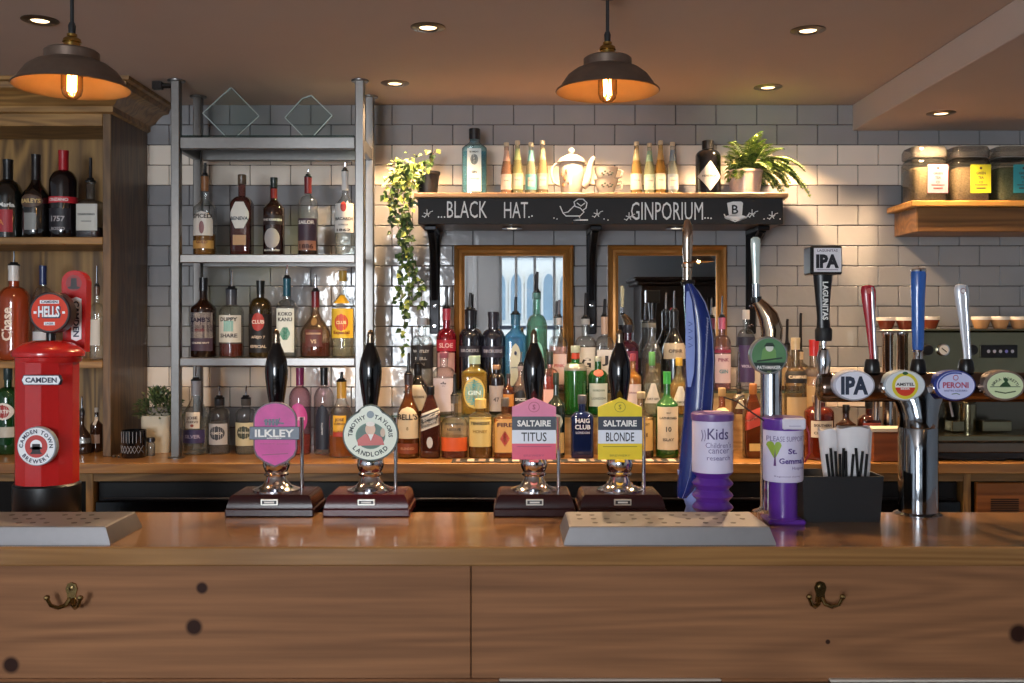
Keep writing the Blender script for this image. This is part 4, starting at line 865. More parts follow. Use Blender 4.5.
    def fy(x, zz, off):
        t = min(1, max(0, zz/H)); r = rad(t); q = min(.995, abs(x)/max(r, 1e-4)); return -r*aa(t)*(1-q**nn(t))**(1/nn(t))-off
    for lb in labs:
        z0, z1, wf, col, sh, texts = (list(lb)+[()])[:6]; m_ = MB()
        lm = mat(col, .5, var=.03) if isinstance(col, str) else col
        if sh == 'band':
            q = [z0+(z1-z0)*i/4 for i in range(5)]; m_.rings([[(p[0]*1.012, p[1]*1.012, p[2]) for p in ring(t)] for t in q], lm, False, False)
        elif sh != 'none':
            nr = 2 if sh in ('rect', 'slant') else 14; nr = max(nr, 8 if z1 > zs else nr); nc = 14; v = []; f = []
            for i in range(nr+1):
                u = i/nr; k = {'oval': math.sqrt(max(.0004, 1-(2*u-1)**2)), 'diamond': min(1, 1.02-abs(2*u-1)*.99), 'arch': 1 if u < .55 else math.sqrt(max(.001, 1-((u-.55)/.45)**2)), 'hex': min(1, .45+1.4*min(u, 1-u)), 'tri': 1-.75*u}.get(sh, 1)
                zz = H*(z0+(z1-z0)*u)
                for j in range(nc+1):
                    s = 2*j/nc-1; rl = rad(zz/H); x = min(wf*R*k, rl*.985)*math.sin(s*PI/2*.98) if n < 3 else min(wf*R*k, rl*.96)*s
                    z2 = zz+(x*.38 if sh == 'slant' else 0); v.append((x, fy(x, z2, .0008), z2))
            for i in range(nr):
                for j in range(nc): a = i*(nc+1)+j; f.append((a, a+1, a+nc+2, a+nc+1))
            m_.add(v, f, lm)
        for tx in texts:
            s, zf, wd, tc = tx[:4]; mh = tx[4]*H if len(tx) > 4 else .02*0+H*.09
            rot = .36 if sh == 'slant' else (tx[5] if len(tx) > 5 else 0)
            m_.text(s, 0, H*zf, 0, mat(tc, .5, var=.02), W=2*R*wd, bold=.03, rot=rot, fn=lambda x, zz: fy(x, zz, .0016), maxH=mh)
        m_.build('label', t_)
    return t_
Bt = bottle
BLK = ('screw', '101012', .1)
K, Wt, Cr = '1a1a1c', 'e6e2dc', 'd9ccb0'
# oak cabinet, upper shelf
Bt(8, 160, 28, 'cab1', 'wine', DARKG, 'black wine-shaped bottle with red label, leftmost on the upper cabinet shelf', cap=('foil', '0c0c0e', .3), labs=[(.08, .36, .7, 'a8202a', 'rect', [('A', .2, .2, 'd87a40')]), (.4, .5, .8, K, 'none', [('Tia Maria', .42, .8, Wt)])])
Bt(36, 155, 27, 'cab1', 'slope', ('120d0c', .94, .5), 'dark brown sloping cream liqueur bottle on the upper cabinet shelf', cap=('foil', '1a1414', .3), labs=[(.36, .52, .8, '5a4436', 'oval', [('BAILEYS', .44, .7, 'd8b878')]), (.1, .3, .45, '8a8a86', 'rect')])
Bt(63.5, 151, 27, 'cab1', 'tall', ('120c10', .92, .5), 'dark bottle with bright red capsule and red banner label on the upper cabinet shelf', cap=('foil', 'a81c24', .22), labs=[(.40, .47, .95, 'c02430', 'band', [('CINZANO', .435, .7, Wt)]), (.1, .34, .8, '1c1820', 'rect', [('1757', .22, .5, 'b0a8a8'), ('ROSSO', .11, .5, 'a8a0a0')])])
Bt(90.5, 182, 25.5, 'cab1', 'sq_squat', CLR, 'square clear bottle with white label and pourer on the upper cabinet shelf', ('3a1a16', .2), None, (158,), [(.14, .60, .82, 'c9c6bc', 'rect', [('DISARONNO', .42, .66, K), ('ORIGINALE', .3, .4, '6a6a66')])])
# oak cabinet, middle shelf
Bt(14, 266, 30, 'cab2', 'tall', ('c65a30', .75, .5), 'orange bottle with white neck and script lettering on the middle cabinet shelf', cap=('foil', 'd8d4d0', .16), pour=(251, 's'), labs=[(.1, .7, .5, K, 'none', [('Chase', .38, 1.1, 'e8d8c8', .2, PI/2)])])
Bt(43, 266, 19, 'cab2', 'tall', CLR, 'clear bottle with dark blue capsule behind the round orange lens', ('d8e0e4', .6, .1), ('foil', '1c2c5c', .2), None, [(.1, .3, .8, 'b8bcc4', 'rect')])
Bt(97, 287, 14.5, 'cab2', 'tall', CLR, 'slim clear bottle against the cabinet side on the middle shelf', ('e6e6e2', .6, .15), ('foil', '5a4438', .12), (266, 's'), [(.2, .55, .7, 'c0beb8', 'rect')])
# oak cabinet, on the counter
Bt(8, 368, 22, 'cab3', 'tall', ('1c5a2c', .7, .5), 'green vermouth bottle with round red label at the foot of the oak cabinet', cap=('screw', '2a3a3a', .14), labs=[(.40, .60, .85, 'd8d4cc', 'oval', [('MARTINI', .5, .8, Wt, .04)]), (.42, .58, .55, '9a2420', 'oval'), (.2, .32, .9, 'b8b4a8', 'rect')])
Bt(82, 412, 18, 'cab3', 'brandy', ('7a5a48', .3, .6), 'small round brown decanter with silver band at the foot of the cabinet', ('4a1c10', .3, .7), ('screw', '2a2024', .1), (396, 's'), [(.26, .38, 1, mat('a8a8a4', .25, .8), 'band')])
Bt(96.5, 408, 12, 'cab3', 'std', ('6a4432', .4, .6), 'thin brown bottle with pale neck label against the cabinet upright', ('4a2010', .5, .7), ('screw', 'b8a898', .1), None, [(.62, .8, .3, 'c8b8a8', 'rect'), (.2, .4, .8, '8a7060', 'rect')], .06)
# steel rack, upper shelf
Bt(205, 177, 23, 'rk1', 'std', CLR, 'clear bottle of golden spiced rum with cork-coloured neck, leftmost on the upper rack shelf', ('a8702a', .28), ('foil', '8a5a34', .18), (163,), [(.26, .56, .85, 'd8cfc4', 'arch', [('SPICED', .5, .8, '3a2a24', .06), ('GOLD', .18, .5, '6a3a1c', .05)]), (.28, .44, .22, '8a5a5a', 'oval'), (.1, .2, .9, 'b88a4a', 'rect')])
Bt(242, 175, 21.5, 'rk1', 'square', ('c89088', .08, .6), 'square bottle of ruby liqueur with white octagonal label on the upper rack shelf', ('6e1c16', .70, .75), ('screw', '5a4a38', .12), None, [(.34, .66, .86, 'd8d2c8', 'hex', [('BENEVA', .46, .8, '1c2c3c', .08)]), (.14, .26, .6, 'b88a5a', 'rect')])
Bt(274, 178, 21.5, 'rk1', 'std', ('2a1410', .85, .5), 'dark rum bottle with red neck and pale oval label, centre of the upper rack shelf', cap=('foil', '1a2420', .12), labs=[(.74, .86, .3, '8a2018', 'band'), (.1, .36, .7, 'a8a09c', 'oval'), (.4, .52, .9, '2a1a18', 'rect', [('THE KRAKEN', .46, .85, Wt, .05)]), (.05, .1, .5, K, 'none', [('BLACK SPICED', .08, .7, Wt, .035)])])
Bt(308, 178, 20, 'rk1', 'tall', CLR, 'bottle with maroon neck and purple patterned label, fourth on the upper rack shelf', ('4a2418', .25, .7), ('foil', '6e1c20', .2), (169, 's'), [(.2, .48, .95, '44323e', 'rect', [('SAILOR', .43, .8, Wt, .05)]), (.08, .2, .9, 'a0705a', 'rect', [('1886', .13, .7, '4a2018', .06)])])
Bt(345, 172, 20, 'rk1', 'std', CLR, 'clear white rum bottle with round red emblem at the right of the upper rack shelf', ('e8ece8', .55, .1), ('foil', 'd8d4d0', .22), (163, 's'), [(.28, .62, .92, 'd8d6d0', 'rect', [('BACARDI', .44, .85, '1a1a1c', .06), ('SUPERIOR', .37, .5, '6a6a6a', .03), ('1862', .31, .7, '2a2a2a', .03)]), (.52, .64, .3, 'b0342c', 'oval')])
# steel rack, lower shelf
Bt(203.5, 278, 25, 'rk2', 'std', ('3a2018', .6, .5), 'dark rum bottle with white to purple label, leftmost on the lower rack shelf', ('2a0e0a', .6, .8), ('foil', '0e0e10', .16), None, [(.08, .56, .88, '4a3c50', 'rect', [('GENUINE NAVY', .18, .7, Wt, .05)]), (.24, .56, .88, 'd6d2d0', 'rect', [("LAMB'S", .47, .76, '2a2040', .08), ('SPICED', .34, .4, '9a4a5a', .05)])])
Bt(231.5, 290, 24, 'rk2', 'stout', CLR, 'clear bottle with pale chequered label and a little amber rum on the lower rack shelf', ('7a2c14', .2, .7), ('foil', '4a4c54', .22), (271, 's'), [(.22, .62, .92, 'd0d4d2', 'rect', [('DUPPY', .56, .7, K, .06), ('SHARE', .32, .7, '4a4a50', .06)]), (.38, .54, .4, '8cc0c0', 'rect')])
Bt(260.5, 281, 22.5, 'rk2', 'tall', ('4a3c1c', .8, .5), 'olive-brown rum bottle with black label and red circle on the lower rack shelf', cap=('foil', '16160f', .18), labs=[(.06, .56, .95, '18161a', 'band', [('AÑEJO 7', .26, .6, 'c8b8a8', .06), ('ESPECIAL', .14, .7, 'c8b8a8', .05)]), (.34, .58, .55, 'a83a34', 'oval', [('CLUB', .46, .55, 'e8d8d0', .06)])])
Bt(287, 279, 19.5, 'rk2', 'square', CLR, 'square clear bottle with teal neck and palm leaf label on the lower rack shelf', ('e4e8e4', .5, .1), ('foil', '2a6474', .22), (265, 's'), [(.06, .62, .9, 'cfd6d0', 'rect', [('KOKO', .55, .72, '2a2a2a', .06), ('KANU', .48, .72, '2a2a2a', .06)]), (.22, .38, .5, '3f8a72', 'hex')])
Bt(315.5, 292, 30, 'rk2', 'brandy', ('d8c0a8', .06, .6), 'broad-based brandy bottle with maroon neck and amber label on the lower rack shelf', ('8a3c14', .22, .7), ('foil', '6a1a20', .24), (275, 's'), [(.16, .42, .55, '5c2a20', 'rect', [('COURVOISIER', .36, .5, 'd8b890', .04), ('VS', .24, .2, 'd8b890', .06)]), (.48, .6, .2, '8a6a3a', 'oval')])
Bt(343, 271, 22.5, 'rk2', 'std', CLR, 'clear rum bottle with yellow label and gold cap, rightmost on the lower rack shelf', ('e8e4c8', .5, .15), ('screw', 'b8923a', .12), None, [(.22, .56, .95, 'e0bc3a', 'rect', [('Especial', .28, .7, '7a2a1a', .05)]), (.30, .5, .6, 'c8503a', 'oval', [('CLUB', .4, .45, 'f0e0b0', .05)]), (.62, .72, .7, 'd8a82a', 'tri')])
# counter under the rack
Bt(196, 381, 25.5, 'rk3', 'bell', CLR, 'tall clear tequila bottle with white label and violet band, leftmost under the rack', ('e4e4dc', .5, .1), ('foil', 'c8c8cc', .2), (366, 's'), [(.36, .58, .55, 'd8d4cc', 'rect', [('JOSE', .5, .4, '4a3a34', .05), ('CUERVO', .45, .46, '4a3a34', .05)]), (.38, .42, .14, '9a4a3a', 'oval'), (.16, .34, .85, '3c3766', 'rect', [('SILVER', .25, .6, 'a8a4c4', .05)])])
Bt(219.5, 399, 20.5, 'rk3', 'apo', CLR, 'clear bottle with dark oval label, second under the rack', ('dcdce0', .6, .1), ('screw', '3a3a3e', .12), (386, 's'), [(.18, .56, .9, 'b8bcc4', 'rect'), (.26, .52, .72, '38404e', 'oval', [('OLMECA', .39, .6, 'd8dce0', .06)])])
Bt(246, 399, 20.5, 'rk3', 'apo', CLR, 'clear bottle with cream label and dark oval, left of the pink pump clip', ('d8d8c8', .55, .15), ('screw', '6a625a', .12), (386, 's'), [(.16, .58, .9, 'c8c4a4', 'rect'), (.28, .52, .66, '3a4238', 'oval', [('PATRON', .4, .5, 'd8d8c8', .06)])])
Bt(300, 368, 22, 'rk3', 'tall', ('eecfd8', .05, .6), 'bottle with magenta cap and pink swirling label behind the pink pump clip', ('e07a60', .22, .4), ('foil', '8e2a5a', .2), None, [(.24, .6, .8, 'c4509a', 'oval', [('BLUSH', .42, .6, 'f0d0e0', .06)])])
Bt(324, 368, 20, 'rk3', 'tall', CLR, 'clear bottle with black cap and tall black label between the pump clips', ('e8e8e8', .5, .1), ('foil', '161618', .2), None, [(.06, .58, .72, '1e2230', 'arch', [('AMARETTO', .3, .6, 'b8c0c8', .08, PI/2)])])
Bt(341.5, 382, 26, 'rk3', 'bell', CLR, 'gold-topped tequila bottle with yellow label and amber contents at the right rack post', ('b0601c', .28, .7), ('foil', 'b08a3a', .22), (372,), [(.34, .56, .5, 'd8a62c', 'rect', [('JOSE', .5, .34, '5a3010', .05), ('CUERVO', .45, .42, '5a3010', .05)]), (.28, .36, .5, 'a8341c', 'rect')], -.075)
# gin shelf
Bt(474.5, 129, 25, 'gin', 'flask', ('c4e6ee', .1, .6), 'large pale blue square gin bottle with black cap on the chalkboard shelf', ('a0dae8', .66, .25), ('screw', '18181c', .16), None, [(.08, .70, .56, 'd0dcdc', 'rect', [('BOMBAY', .65, .36, '2a3a3c', .03), ('GIN', .36, .2, '2a3a3c', .04), ('LONDON DRY', .26, .4, '5a6a6a', .025)]), (.46, .62, .3, '5a6a70', 'oval')], cat='gin bottle', name='gin_bottle')
def mixer(px, yt, gl, lq, foil, lab, desc): Bt(px, yt, 11.5, 'gin', 'cone', gl, desc, (lq, .8, .45), ('screw', 'c8b89a', .07), None, [(.14, .42, .96, lab, 'band'), (.2, .36, .6, 'b8b4a8', 'rect', [('TONIC', .3, .5, '5a5a5a', .06)]), (.66, .86, .5, foil, 'band')], cat='mixer bottle', name='mixer_bottle', group='little mixer bottles on the chalkboard shelf')
mixer(506.5, 143, ('f4e4d8', .05, .6), 'ecc8ac', 'c8a08c', 'b8a89c', 'little mixer bottle with pinkish contents, first left of the teapot group')
mixer(517.5, 141, ('f0f0dc', .05, .6), 'e8e0b4', 'a0aa74', 'acb08c', 'little mixer bottle with yellow-green contents, second of the four left of the teapot')
mixer(531, 143, ('eaf0ea', .05, .6), 'e6d8bc', '6a9ea4', '5a9aa0', 'little mixer bottle with teal label, third of the four left of the teapot')
mixer(542.5, 141, ('f4ecdc', .05, .6), 'e8d4b0', '8e8c72', '98968a', 'little mixer bottle with grey-green label, next to the teapot')
mixer(636.5, 142, ('f4e8cc', .05, .6), 'e4c890', 'aa9c78', 'b0aca4', 'little mixer bottle with golden contents, next to the stacked teacups')
mixer(649.5, 143.5, ('ecf0e4', .05, .6), 'dcd8b8', '7a9a84', '9ab0a0', 'little mixer bottle with green neck label, second right of the teacups')
mixer(660.5, 141, ('f4e6bc', .05, .6), 'e0bc74', 'b0935a', 'b4ae9c', 'little mixer bottle with gold neck label, third right of the teacups')
mixer(672.5, 142.5, ('eef0ec', .04, .6), 'd8d8cc', '7a8a94', '8a96a0', 'little mixer bottle with pale contents beside the black gin bottle')
Bt(708, 141, 25, 'gin', 'apo', ('0c0c0f', .92, .5), 'black apothecary gin bottle with pale diamond label beside the fern', cap=('screw', '101013', .15), labs=[(.10, .62, .92, 'b8b4ac', 'diamond', [("HENDRICK'S", .36, .62, '3a3a3a', .04)])], cat='gin bottle', name='gin_bottle')
# back row on the riser
G_ = dict(cat='bottle')
Bt(422, 318, 23, 'A', 'gin', CLR, 'clear bottle with black rectangular label, leftmost of the back row on the riser', ('e4e4e4', .5, .1), ('screw', 'c8ccd0', .1), None, [(.30, .62, .92, '2c2e34', 'rect', [('WHITLEY', .54, .7, 'c8ccd0', .05), ('NEILL', .44, .5, 'c8ccd0', .04), ('GIN', .36, .3, 'a8acb0', .04)])])
Bt(446.5, 309, 20, 'A', 'gin', ('b8283c', .5, .6), 'bright red gin bottle with dark pourer by the mirror frame', ('a01c30', .7, .7), ('foil', 'a8384a', .14), (286,), [(.12, .46, .85, 'c8a0a0', 'rect'), (.48, .62, .95, 'b02438', 'rect', [('SLOE', .55, .7, 'e8b8b8', .08)])])
Bt(470, 311, 22, 'A', 'stout', ('1a1a24', .88, .55), 'midnight dark gin bottle with pale band text and pourer, left of its twin', cap=('foil', '1c1c24', .18), pour=(293,), labs=[(.42, .56, .95, '2a2834', 'band', [('BROKERS', .5, .8, 'a8a8b0', .08)])])
Bt(493, 312, 23, 'A', 'stout', ('1c1c2c', .85, .55), 'midnight dark gin bottle without pourer next to the bright blue bottle', cap=('foil', '2c2c38', .2), labs=[(.42, .56, .95, '2c2a3c', 'band', [('BROKERS', .5, .8, 'a8a8b8', .08)])])
Bt(515.5, 315, 22, 'A', 'flask', ('74c8e8', .4, .6), 'bright blue square gin bottle with cream arch label and pourer', ('4cb4e0', .7, .4), ('foil', '3a6a8a', .14), (297,), [(.06, .62, .5, 'c8ccb8', 'arch', [('SAPPHIRE', .3, .4, '4a5a6a', .04)]), (.46, .52, .12, '3a4a8a', 'oval')])
Bt(537, 293, 20.5, 'A', 'tall', ('b0e0d2', .25, .6), 'tall sea-green bottle, tallest of the back row, with long pourer', ('9adac8', .6, .3), ('screw', '5a8a84', .06), (272,), [(.2, .5, .6, '8ad0c0', 'oval')])
Bt(559, 318, 17, 'A', 'square', CLR, 'slim clear bottle with pinkish label and grey pourer by the left mirror edge', ('eecac4', .6, .3), ('screw', 'b8b4b4', .1), (300, '6a6a72'), [(.08, .5, .85, 'd8c0bc', 'rect', [('PINK', .34, .6, 'b05a5a', .06)])])
Bt(585.5, 319, 21, 'A', 'gin', CLR, 'clear bottle with white label and black hook emblem under the middle bracket', ('e8eaea', .5, .1), ('screw', 'a8a8a8', .08), (293,), [(.22, .60, .92, 'd6d4d0', 'rect'), (.3, .5, .5, K, 'none', [('G', .38, .45, '1a1a20', .2)])])
Bt(604.5, 317, 18, 'A', 'square', CLR, 'clear bottle with copper neck and white label left of the right-hand mirror', ('e8e8e8', .5, .1), ('foil', 'b89a84', .24), (299,), [(.22, .55, .92, 'd6d4d2', 'rect', [('J', .4, .35, '2a2a34', .14)])])
Bt(628, 325, 21, 'A', 'gin', ('7a2a4a', .3, .6), 'wine-red gin bottle with pale lettering in front of the right-hand mirror', ('5c1838', .62, .8), ('screw', '2a2a34', .12), None, [(.1, .6, .9, '6a2244', 'rect', [('BLACK', .5, .6, 'd8b8c4', .07), ('BERRY', .38, .7, 'd8b8c4', .08), ('GIN', .26, .4, 'd8b8c4', .07)])])
Bt(652, 323, 21, 'A', 'bell', ('d8dcdc', .12, .6), 'clear sloping bottle with dark herbs and steel pourer in front of the mirror', ('4a3a2a', .45, .7), ('screw', '8a8478', .07), (303, 's'), [(.08, .4, .7, '5a4a34', 'rect', [('GIN', .3, .4, 'b8a888', .06)])])
Bt(674, 312, 23, 'A', 'bell', ('101214', .9, .55), 'black sloping gin bottle with cream shoulder label left of the blue font', cap=('foil', '16161a', .2), pour=(291, 's'), labs=[(.40, .60, .95, 'b8aa94', 'rect', [('OPIHR', .5, .6, '4a3a34', .05)])])
Bt(722, 318, 17.5, 'A', 'gin', ('f0e0e4', .06, .6), 'clear bottle with pink cap and pink striped label right of the blue font', ('ecc4cc', .6, .35), ('foil', 'b05a7a', .16), (296, 's'), [(.1, .5, .9, 'd4bcc4', 'rect', [('PINK', .42, .6, '8a4a6a', .07), ('GIN', .26, .5, '5a8a9a', .08)]), (.52, .56, 1, '8a2a4a', 'band')])
Bt(746, 310, 17.5, 'A', 'gin', CLR, 'clear bottle with white cap and violet label left of the chrome swan font', ('e0dce8', .5, .2), ('screw', 'd0ccc8', .12), None, [(.1, .56, .9, '4a3a66', 'rect', [('VIOLET', .3, .7, 'c8c0dc', .06)]), (.56, .66, .9, '2a2a3c', 'band')])
Bt(787, 345, 16, 'A', 'tall', ('d8c8b0', .15, .6), 'brown-tinted clear bottle with black pourer behind the green lens', ('a8682a', .4, .6), ('foil', '2a2420', .14), (319,), [(.1, .5, .8, 'b89868', 'rect')], 0, **G_)
Bt(800.5, 352, 16.5, 'A', 'std', ('e8dcc8', .05, .6), 'clear aperitif bottle with long black pourer right of the green lens', ('c8a880', .4, .4), ('foil', 'c0a888', .2), (313,), [(.1, .4, .9, 'c8b898', 'rect')], .03)
# middle row on the riser
Bt(418, 365, 22, 'M', 'bell', DARKG, 'black bottle with cream octagonal label and pourer, left end of the middle row', cap=('foil', '101012', .2), pour=(345,), labs=[(.08, .60, .85, 'b8b0a0', 'hex', [('LINCOLN', .36, .6, '3a3430', .05)])])
Bt(444, 352, 22, 'M', 'gin', CLR, 'clear bottle with large lavender-white label, second of the middle row', ('e4e0e8', .6, .2), ('screw', '9a5a6a', .1), None, [(.05, .58, .95, 'c8c0cc', 'rect', [('*', .48, .25, '4a4454', .1)])])
Bt(474.5, 356, 26, 'M', 'flask', ('e8d068', .3, .6), 'yellow square gin bottle with round turquoise label in the middle row', ('dcb83a', .7, .4), ('screw', 'a8c4b4', .14), None, [(.10, .64, .82, 'd8c064', 'oval'), (.13, .61, .72, '3aa4b8', 'oval', [('GIN', .37, .5, 'd8f0f0', .08)])])
Bt(496.5, 365, 15, 'M', 'apo', ('2a2022', .8, .5), 'small brown apothecary bottle with grey label and cork in the middle row', cap=('cork', 'a88468', .1), labs=[(.06, .58, .95, 'a8a0a0', 'rect', [('47', .3, .4, '5a5458', .12)])])
Bt(508.5, 374, 12, 'M', 'std', ('8a4a2a', .5, .5), 'small brown bottle with orange label left of the pink house-shaped clip', ('6a2a10', .5, .7), ('screw', '3a3034', .1), None, [(.2, .5, .92, 'c88a4a', 'rect')], -.012)
Bt(521, 366, 17, 'M', 'bell', ('e0c8c0', .15, .6), 'conical pinkish bottle with black oval label beside the pump handle', ('c88a7a', .4, .4), ('screw', '8a8084', .1), (352, 's'), [(.12, .5, .9, '1c1c20', 'oval', [('SPICED', .31, .7, 'c8c8c8', .09)])])
Bt(550, 352, 17, 'M', 'square', ('e8b8ac', .1, .6), 'clear square bottle of coral gin behind the pink house-shaped clip', ('e0806a', .6, .5), ('screw', '26302e', .2), None, [(.1, .4, .8, 'd8a898', 'rect')])
Bt(575.5, 346, 23, 'M', 'gin', ('3c9a3c', .45, .6), 'bright green gin bottle with silver collar between the two house-shaped clips', ('2c8a34', .6, .5), ('screw', 'b8c4b0', .1), None, [(.64, .74, 1, mat('8e8e8a', .4, .6), 'band'), (.80, .9, .5, 'b0402c', 'oval')])
Bt(598, 357, 20, 'M', 'tall', ('2c7a34', .55, .6), 'green gin bottle with white square label left of the yellow pump handle', ('1c6a28', .6, .6), ('screw', 'a8b0a4', .08), None, [(.14, .54, .9, 'b8c4c0', 'rect', [('GORDON', .42, .6, '3a5a4a', .06), ('LONDON', .28, .7, '5a6a64', .05)]), (.66, .78, .5, '9a4a3a', 'oval')])
Bt(633, 354, 17, 'M', 'std', ('d8a03a', .4, .6), 'amber orange bottle with white label right of the yellow pump handle', ('c87a1c', .7, .6), ('screw', '8a3a4a', .12), None, [(.1, .5, .9, 'c8b8b8', 'rect', [('ORANGE', .36, .6, '6a3a5a', .05)])])
Bt(652, 352, 19, 'M', 'slope', CLR, 'clear gin bottle with green cap and white triangular label in the middle row', ('dce4e0', .5, .15), ('screw', '5a9a5c', .22), None, [(.18, .5, .85, 'd0ccc8', 'tri', [('DRY GIN', .25, .6, '5a5a5a', .04)])])
Bt(679, 358, 20, 'M', 'slope', ('e8d890', .15, .6), 'pale yellow gin bottle with white triangular label beside the blue font', ('d8b848', .55, .4), ('screw', 'c8a43a', .14), None, [(.16, .5, .85, 'd8d4c8', 'tri', [('LEMON', .22, .5, '6a6a5a', .04)])])
# front row on the counter
Bt(408.5, 375, 22.5, 'F', 'bell', ('d8a060', .15, .6), 'amber whisky bottle with cream arched label, leftmost of the front row', ('8a4416', .78, .7), ('foil', '3a3034', .12), (353,), [(.24, .62, .92, 'd2c4a6', 'arch', [("BELL'S", .5, .88, '2c2420', .08), ('8', .36, .1, '8a7a54', .08)]), (.06, .18, .9, '7a3a20', 'rect', [('BLENDED', .12, .6, 'b88a6a', .04)])])
Bt(430.5, 386, 20, 'F', 'walk', ('a86050', .2, .6), 'square dark red whisky bottle with slanted grey label in the front row', ('4a100c', .8, .8), ('screw', '1c1a1c', .12), None, [(.42, .66, .96, 'c8c4bc', 'slant'), (.45, .63, .96, '3c3e42', 'slant', [('JOHNNIE', .56, .7, 'c8c4bc', .05), ('WALKER', .5, .7, 'c8c4bc', .05)]), (.14, .3, .3, 'b8c0c8', 'oval')])
Bt(454.5, 396, 27, 'F', 'squat', CLR, 'squat clear bourbon bottle with bright orange band and pourer in the front row', ('8a3a14', .3, .6), ('foil', '5a5650', .12), (374,), [(.12, .34, .96, 'd8602e', 'rect'), (.4, .6, .7, K, 'none', [('WOODFORD', .56, .66, '4a4440', .07), ('RESERVE', .47, .5, '4a4440', .07)])])
Bt(480.5, 399, 24, 'F', 'stout', ('e8dca8', .08, .6), 'whisky bottle with pale yellow label and cream cap in the front row', ('b07a34', .6, .6), ('screw', 'd8be74', .16), None, [(.2, .70, .92, 'd8c480', 'rect', [('TENNESSEE', .6, .8, '4a4030', .09), ('HONEY', .46, .6, '9a7a34', .06)])])
Bt(505, 398, 22, 'F', 'square', ('d8a468', .15, .6), 'whiskey bottle with orange label and red flame emblem left of the pink clip', ('a8622a', .6, .6), ('screw', '6a625c', .14), None, [(.1, .66, .94, 'd0a058', 'rect', [('FIRE', .56, .7, '5a2a14', .07)]), (.2, .46, .45, 'b03a2c', 'diamond')])
Bt(556, 373, 18, 'F', 'std', ('18241a', .85, .55), 'very dark green bottle with gold label just right of the pink clip', cap=('screw', '26342c', .14), labs=[(.06, .3, .9, 'b89a64', 'rect'), (.34, .52, .7, '9aa09a', 'oval')])
Bt(582, 395, 22.5, 'F', 'square', ('24387a', .6, .6), 'square navy blue bottle with white lettering between the house-shaped clips', ('14204c', .6, .8), ('screw', '5a5c68', .14), None, [(.1, .7, .8, K, 'none', [('HAIG', .60, .62, 'd8dce8', .08), ('CLUB', .50, .68, 'd8dce8', .08), ('LONDON', .41, .6, 'b8bcd0', .04)])])
Bt(614, 398, 22, 'F', 'std', ('b87a3a', .3, .6), 'amber whisky bottle mostly hidden behind the yellow house-shaped clip', ('7a3c12', .6, .7), ('screw', '3a2a24', .12), None, [(.1, .5, .9, 'c8b48a', 'rect')])
Bt(641, 392, 25, 'F', 'std', ('e8d8b8', .08, .6), 'whisky bottle with clear neck and gold label right of the yellow clip', ('8a4a1a', .55, .7), ('screw', 'b8a88a', .1), None, [(.12, .62, .9, 'd0ac68', 'rect', [('KENTUCKY', .52, .6, '4a2c18', .06), ('101', .36, .4, '4a2c18', .06)])])
Bt(667, 372, 22.5, 'F', 'std', ('2c8a34', .6, .6), 'green malt whisky bottle with tall cream label left of the blue font', ('1c6a24', .5, .5), ('foil', '3aa04a', .14), None, [(.10, .60, .92, 'd4c6ae', 'rect', [('LAPHROAIG', .47, .75, '2c2a28', .06), ('10', .34, .25, '4a4640', .06), ('ISLAY', .22, .5, '6a645a', .035), ('MALT', .53, .2, '5a5448', .04)])])
Bt(694, 392, 22, 'F', 'std', ('c88a4a', .3, .6), 'amber whisky bottle behind the blue horn-shaped font', ('8a4414', .6, .7), ('screw', 'b88a6a', .1), None, [(.1, .5, .9, 'c89a5a', 'rect')])
Bt(722, 388, 22, 'F', 'std', ('d89a5a', .2, .6), 'amber bottle with pale orange shoulder label above the spiral charity tube', ('a0521c', .7, .65), ('screw', 'b89a6a', .12), None, [(.1, .5, .9, 'd8a858', 'rect'), (.6, .72, .6, 'c8b48a', 'oval')])
Bt(739, 386, 15, 'M', 'slope', ('e0c8a8', .15, .6), 'bottle with black slanted neck label and cream bib between the charity tubes', ('8a3a1c', .5, .6), ('screw', '3a3230', .1), (352, 's'), [(.55, .8, .9, '1c1a1c', 'slant', [('SPICE', .68, .7, 'c8b8a0', .08)]), (.2, .52, .7, 'c8bca0', 'tri')])
Bt(753, 384, 19, 'F', 'walk', ('c87a4a', .2, .6), 'whisky bottle with copper cap and red slanted label beside the chrome swan font', ('7a2c10', .75, .75), ('screw', 'b0703a', .14), None, [(.42, .66, .96, 'b8463a', 'slant'), (.53, .56, .96, 'd8b8a8', 'slant'), (.1, .2, .6, 'c8b070', 'rect')])
Bt(795.5, 338, 22, 'F', 'gin', ('e8dcc0', .06, .6), 'tall clear bottle with black-bordered name band between the green lens and the tower', ('b8924a', .35, .4), ('foil', 'b8a888', .1), None, [(.62, .72, .95, '1c1a1c', 'rect', [('CAMPARI', .67, .8, 'd8c8b0', .06)]), (.1, .5, .9, 'b8a078', 'rect')], .055)
Bt(814, 340, 24, 'F', 'gin', ('e8d8c4', .08, .6), 'clear bottle with red capsule and dark band left of the tap tower', ('b88a5a', .4, .5), ('foil', 'b02a2a', .14), None, [(.68, .76, .9, '2a1a1a', 'band'), (.3, .6, .85, 'c8a878', 'rect')], .115)
Bt(819, 396, 29, 'F', 'apo', ('b04a2c', .35, .6), 'red-amber liqueur bottle with white label left of the straw packets', ('8a2010', .7, .75), ('screw', '8a7a68', .1), None, [(.36, .62, .75, 'd4ccc0', 'rect', [('SOUTHERN', .55, .6, '3a2a2a', .06), ('COMFORT', .43, .6, '3a2a2a', .06)])], -.04)
Bt(846, 405, 20, 'F', 'std', ('4a2a1c', .7, .5), 'dark brown bottle with black cap behind the straw packets', ('3a1408', .6, .8), ('screw', '141416', .16), None, [(.2, .5, .9, 'b89a6a', 'rect')], .06)
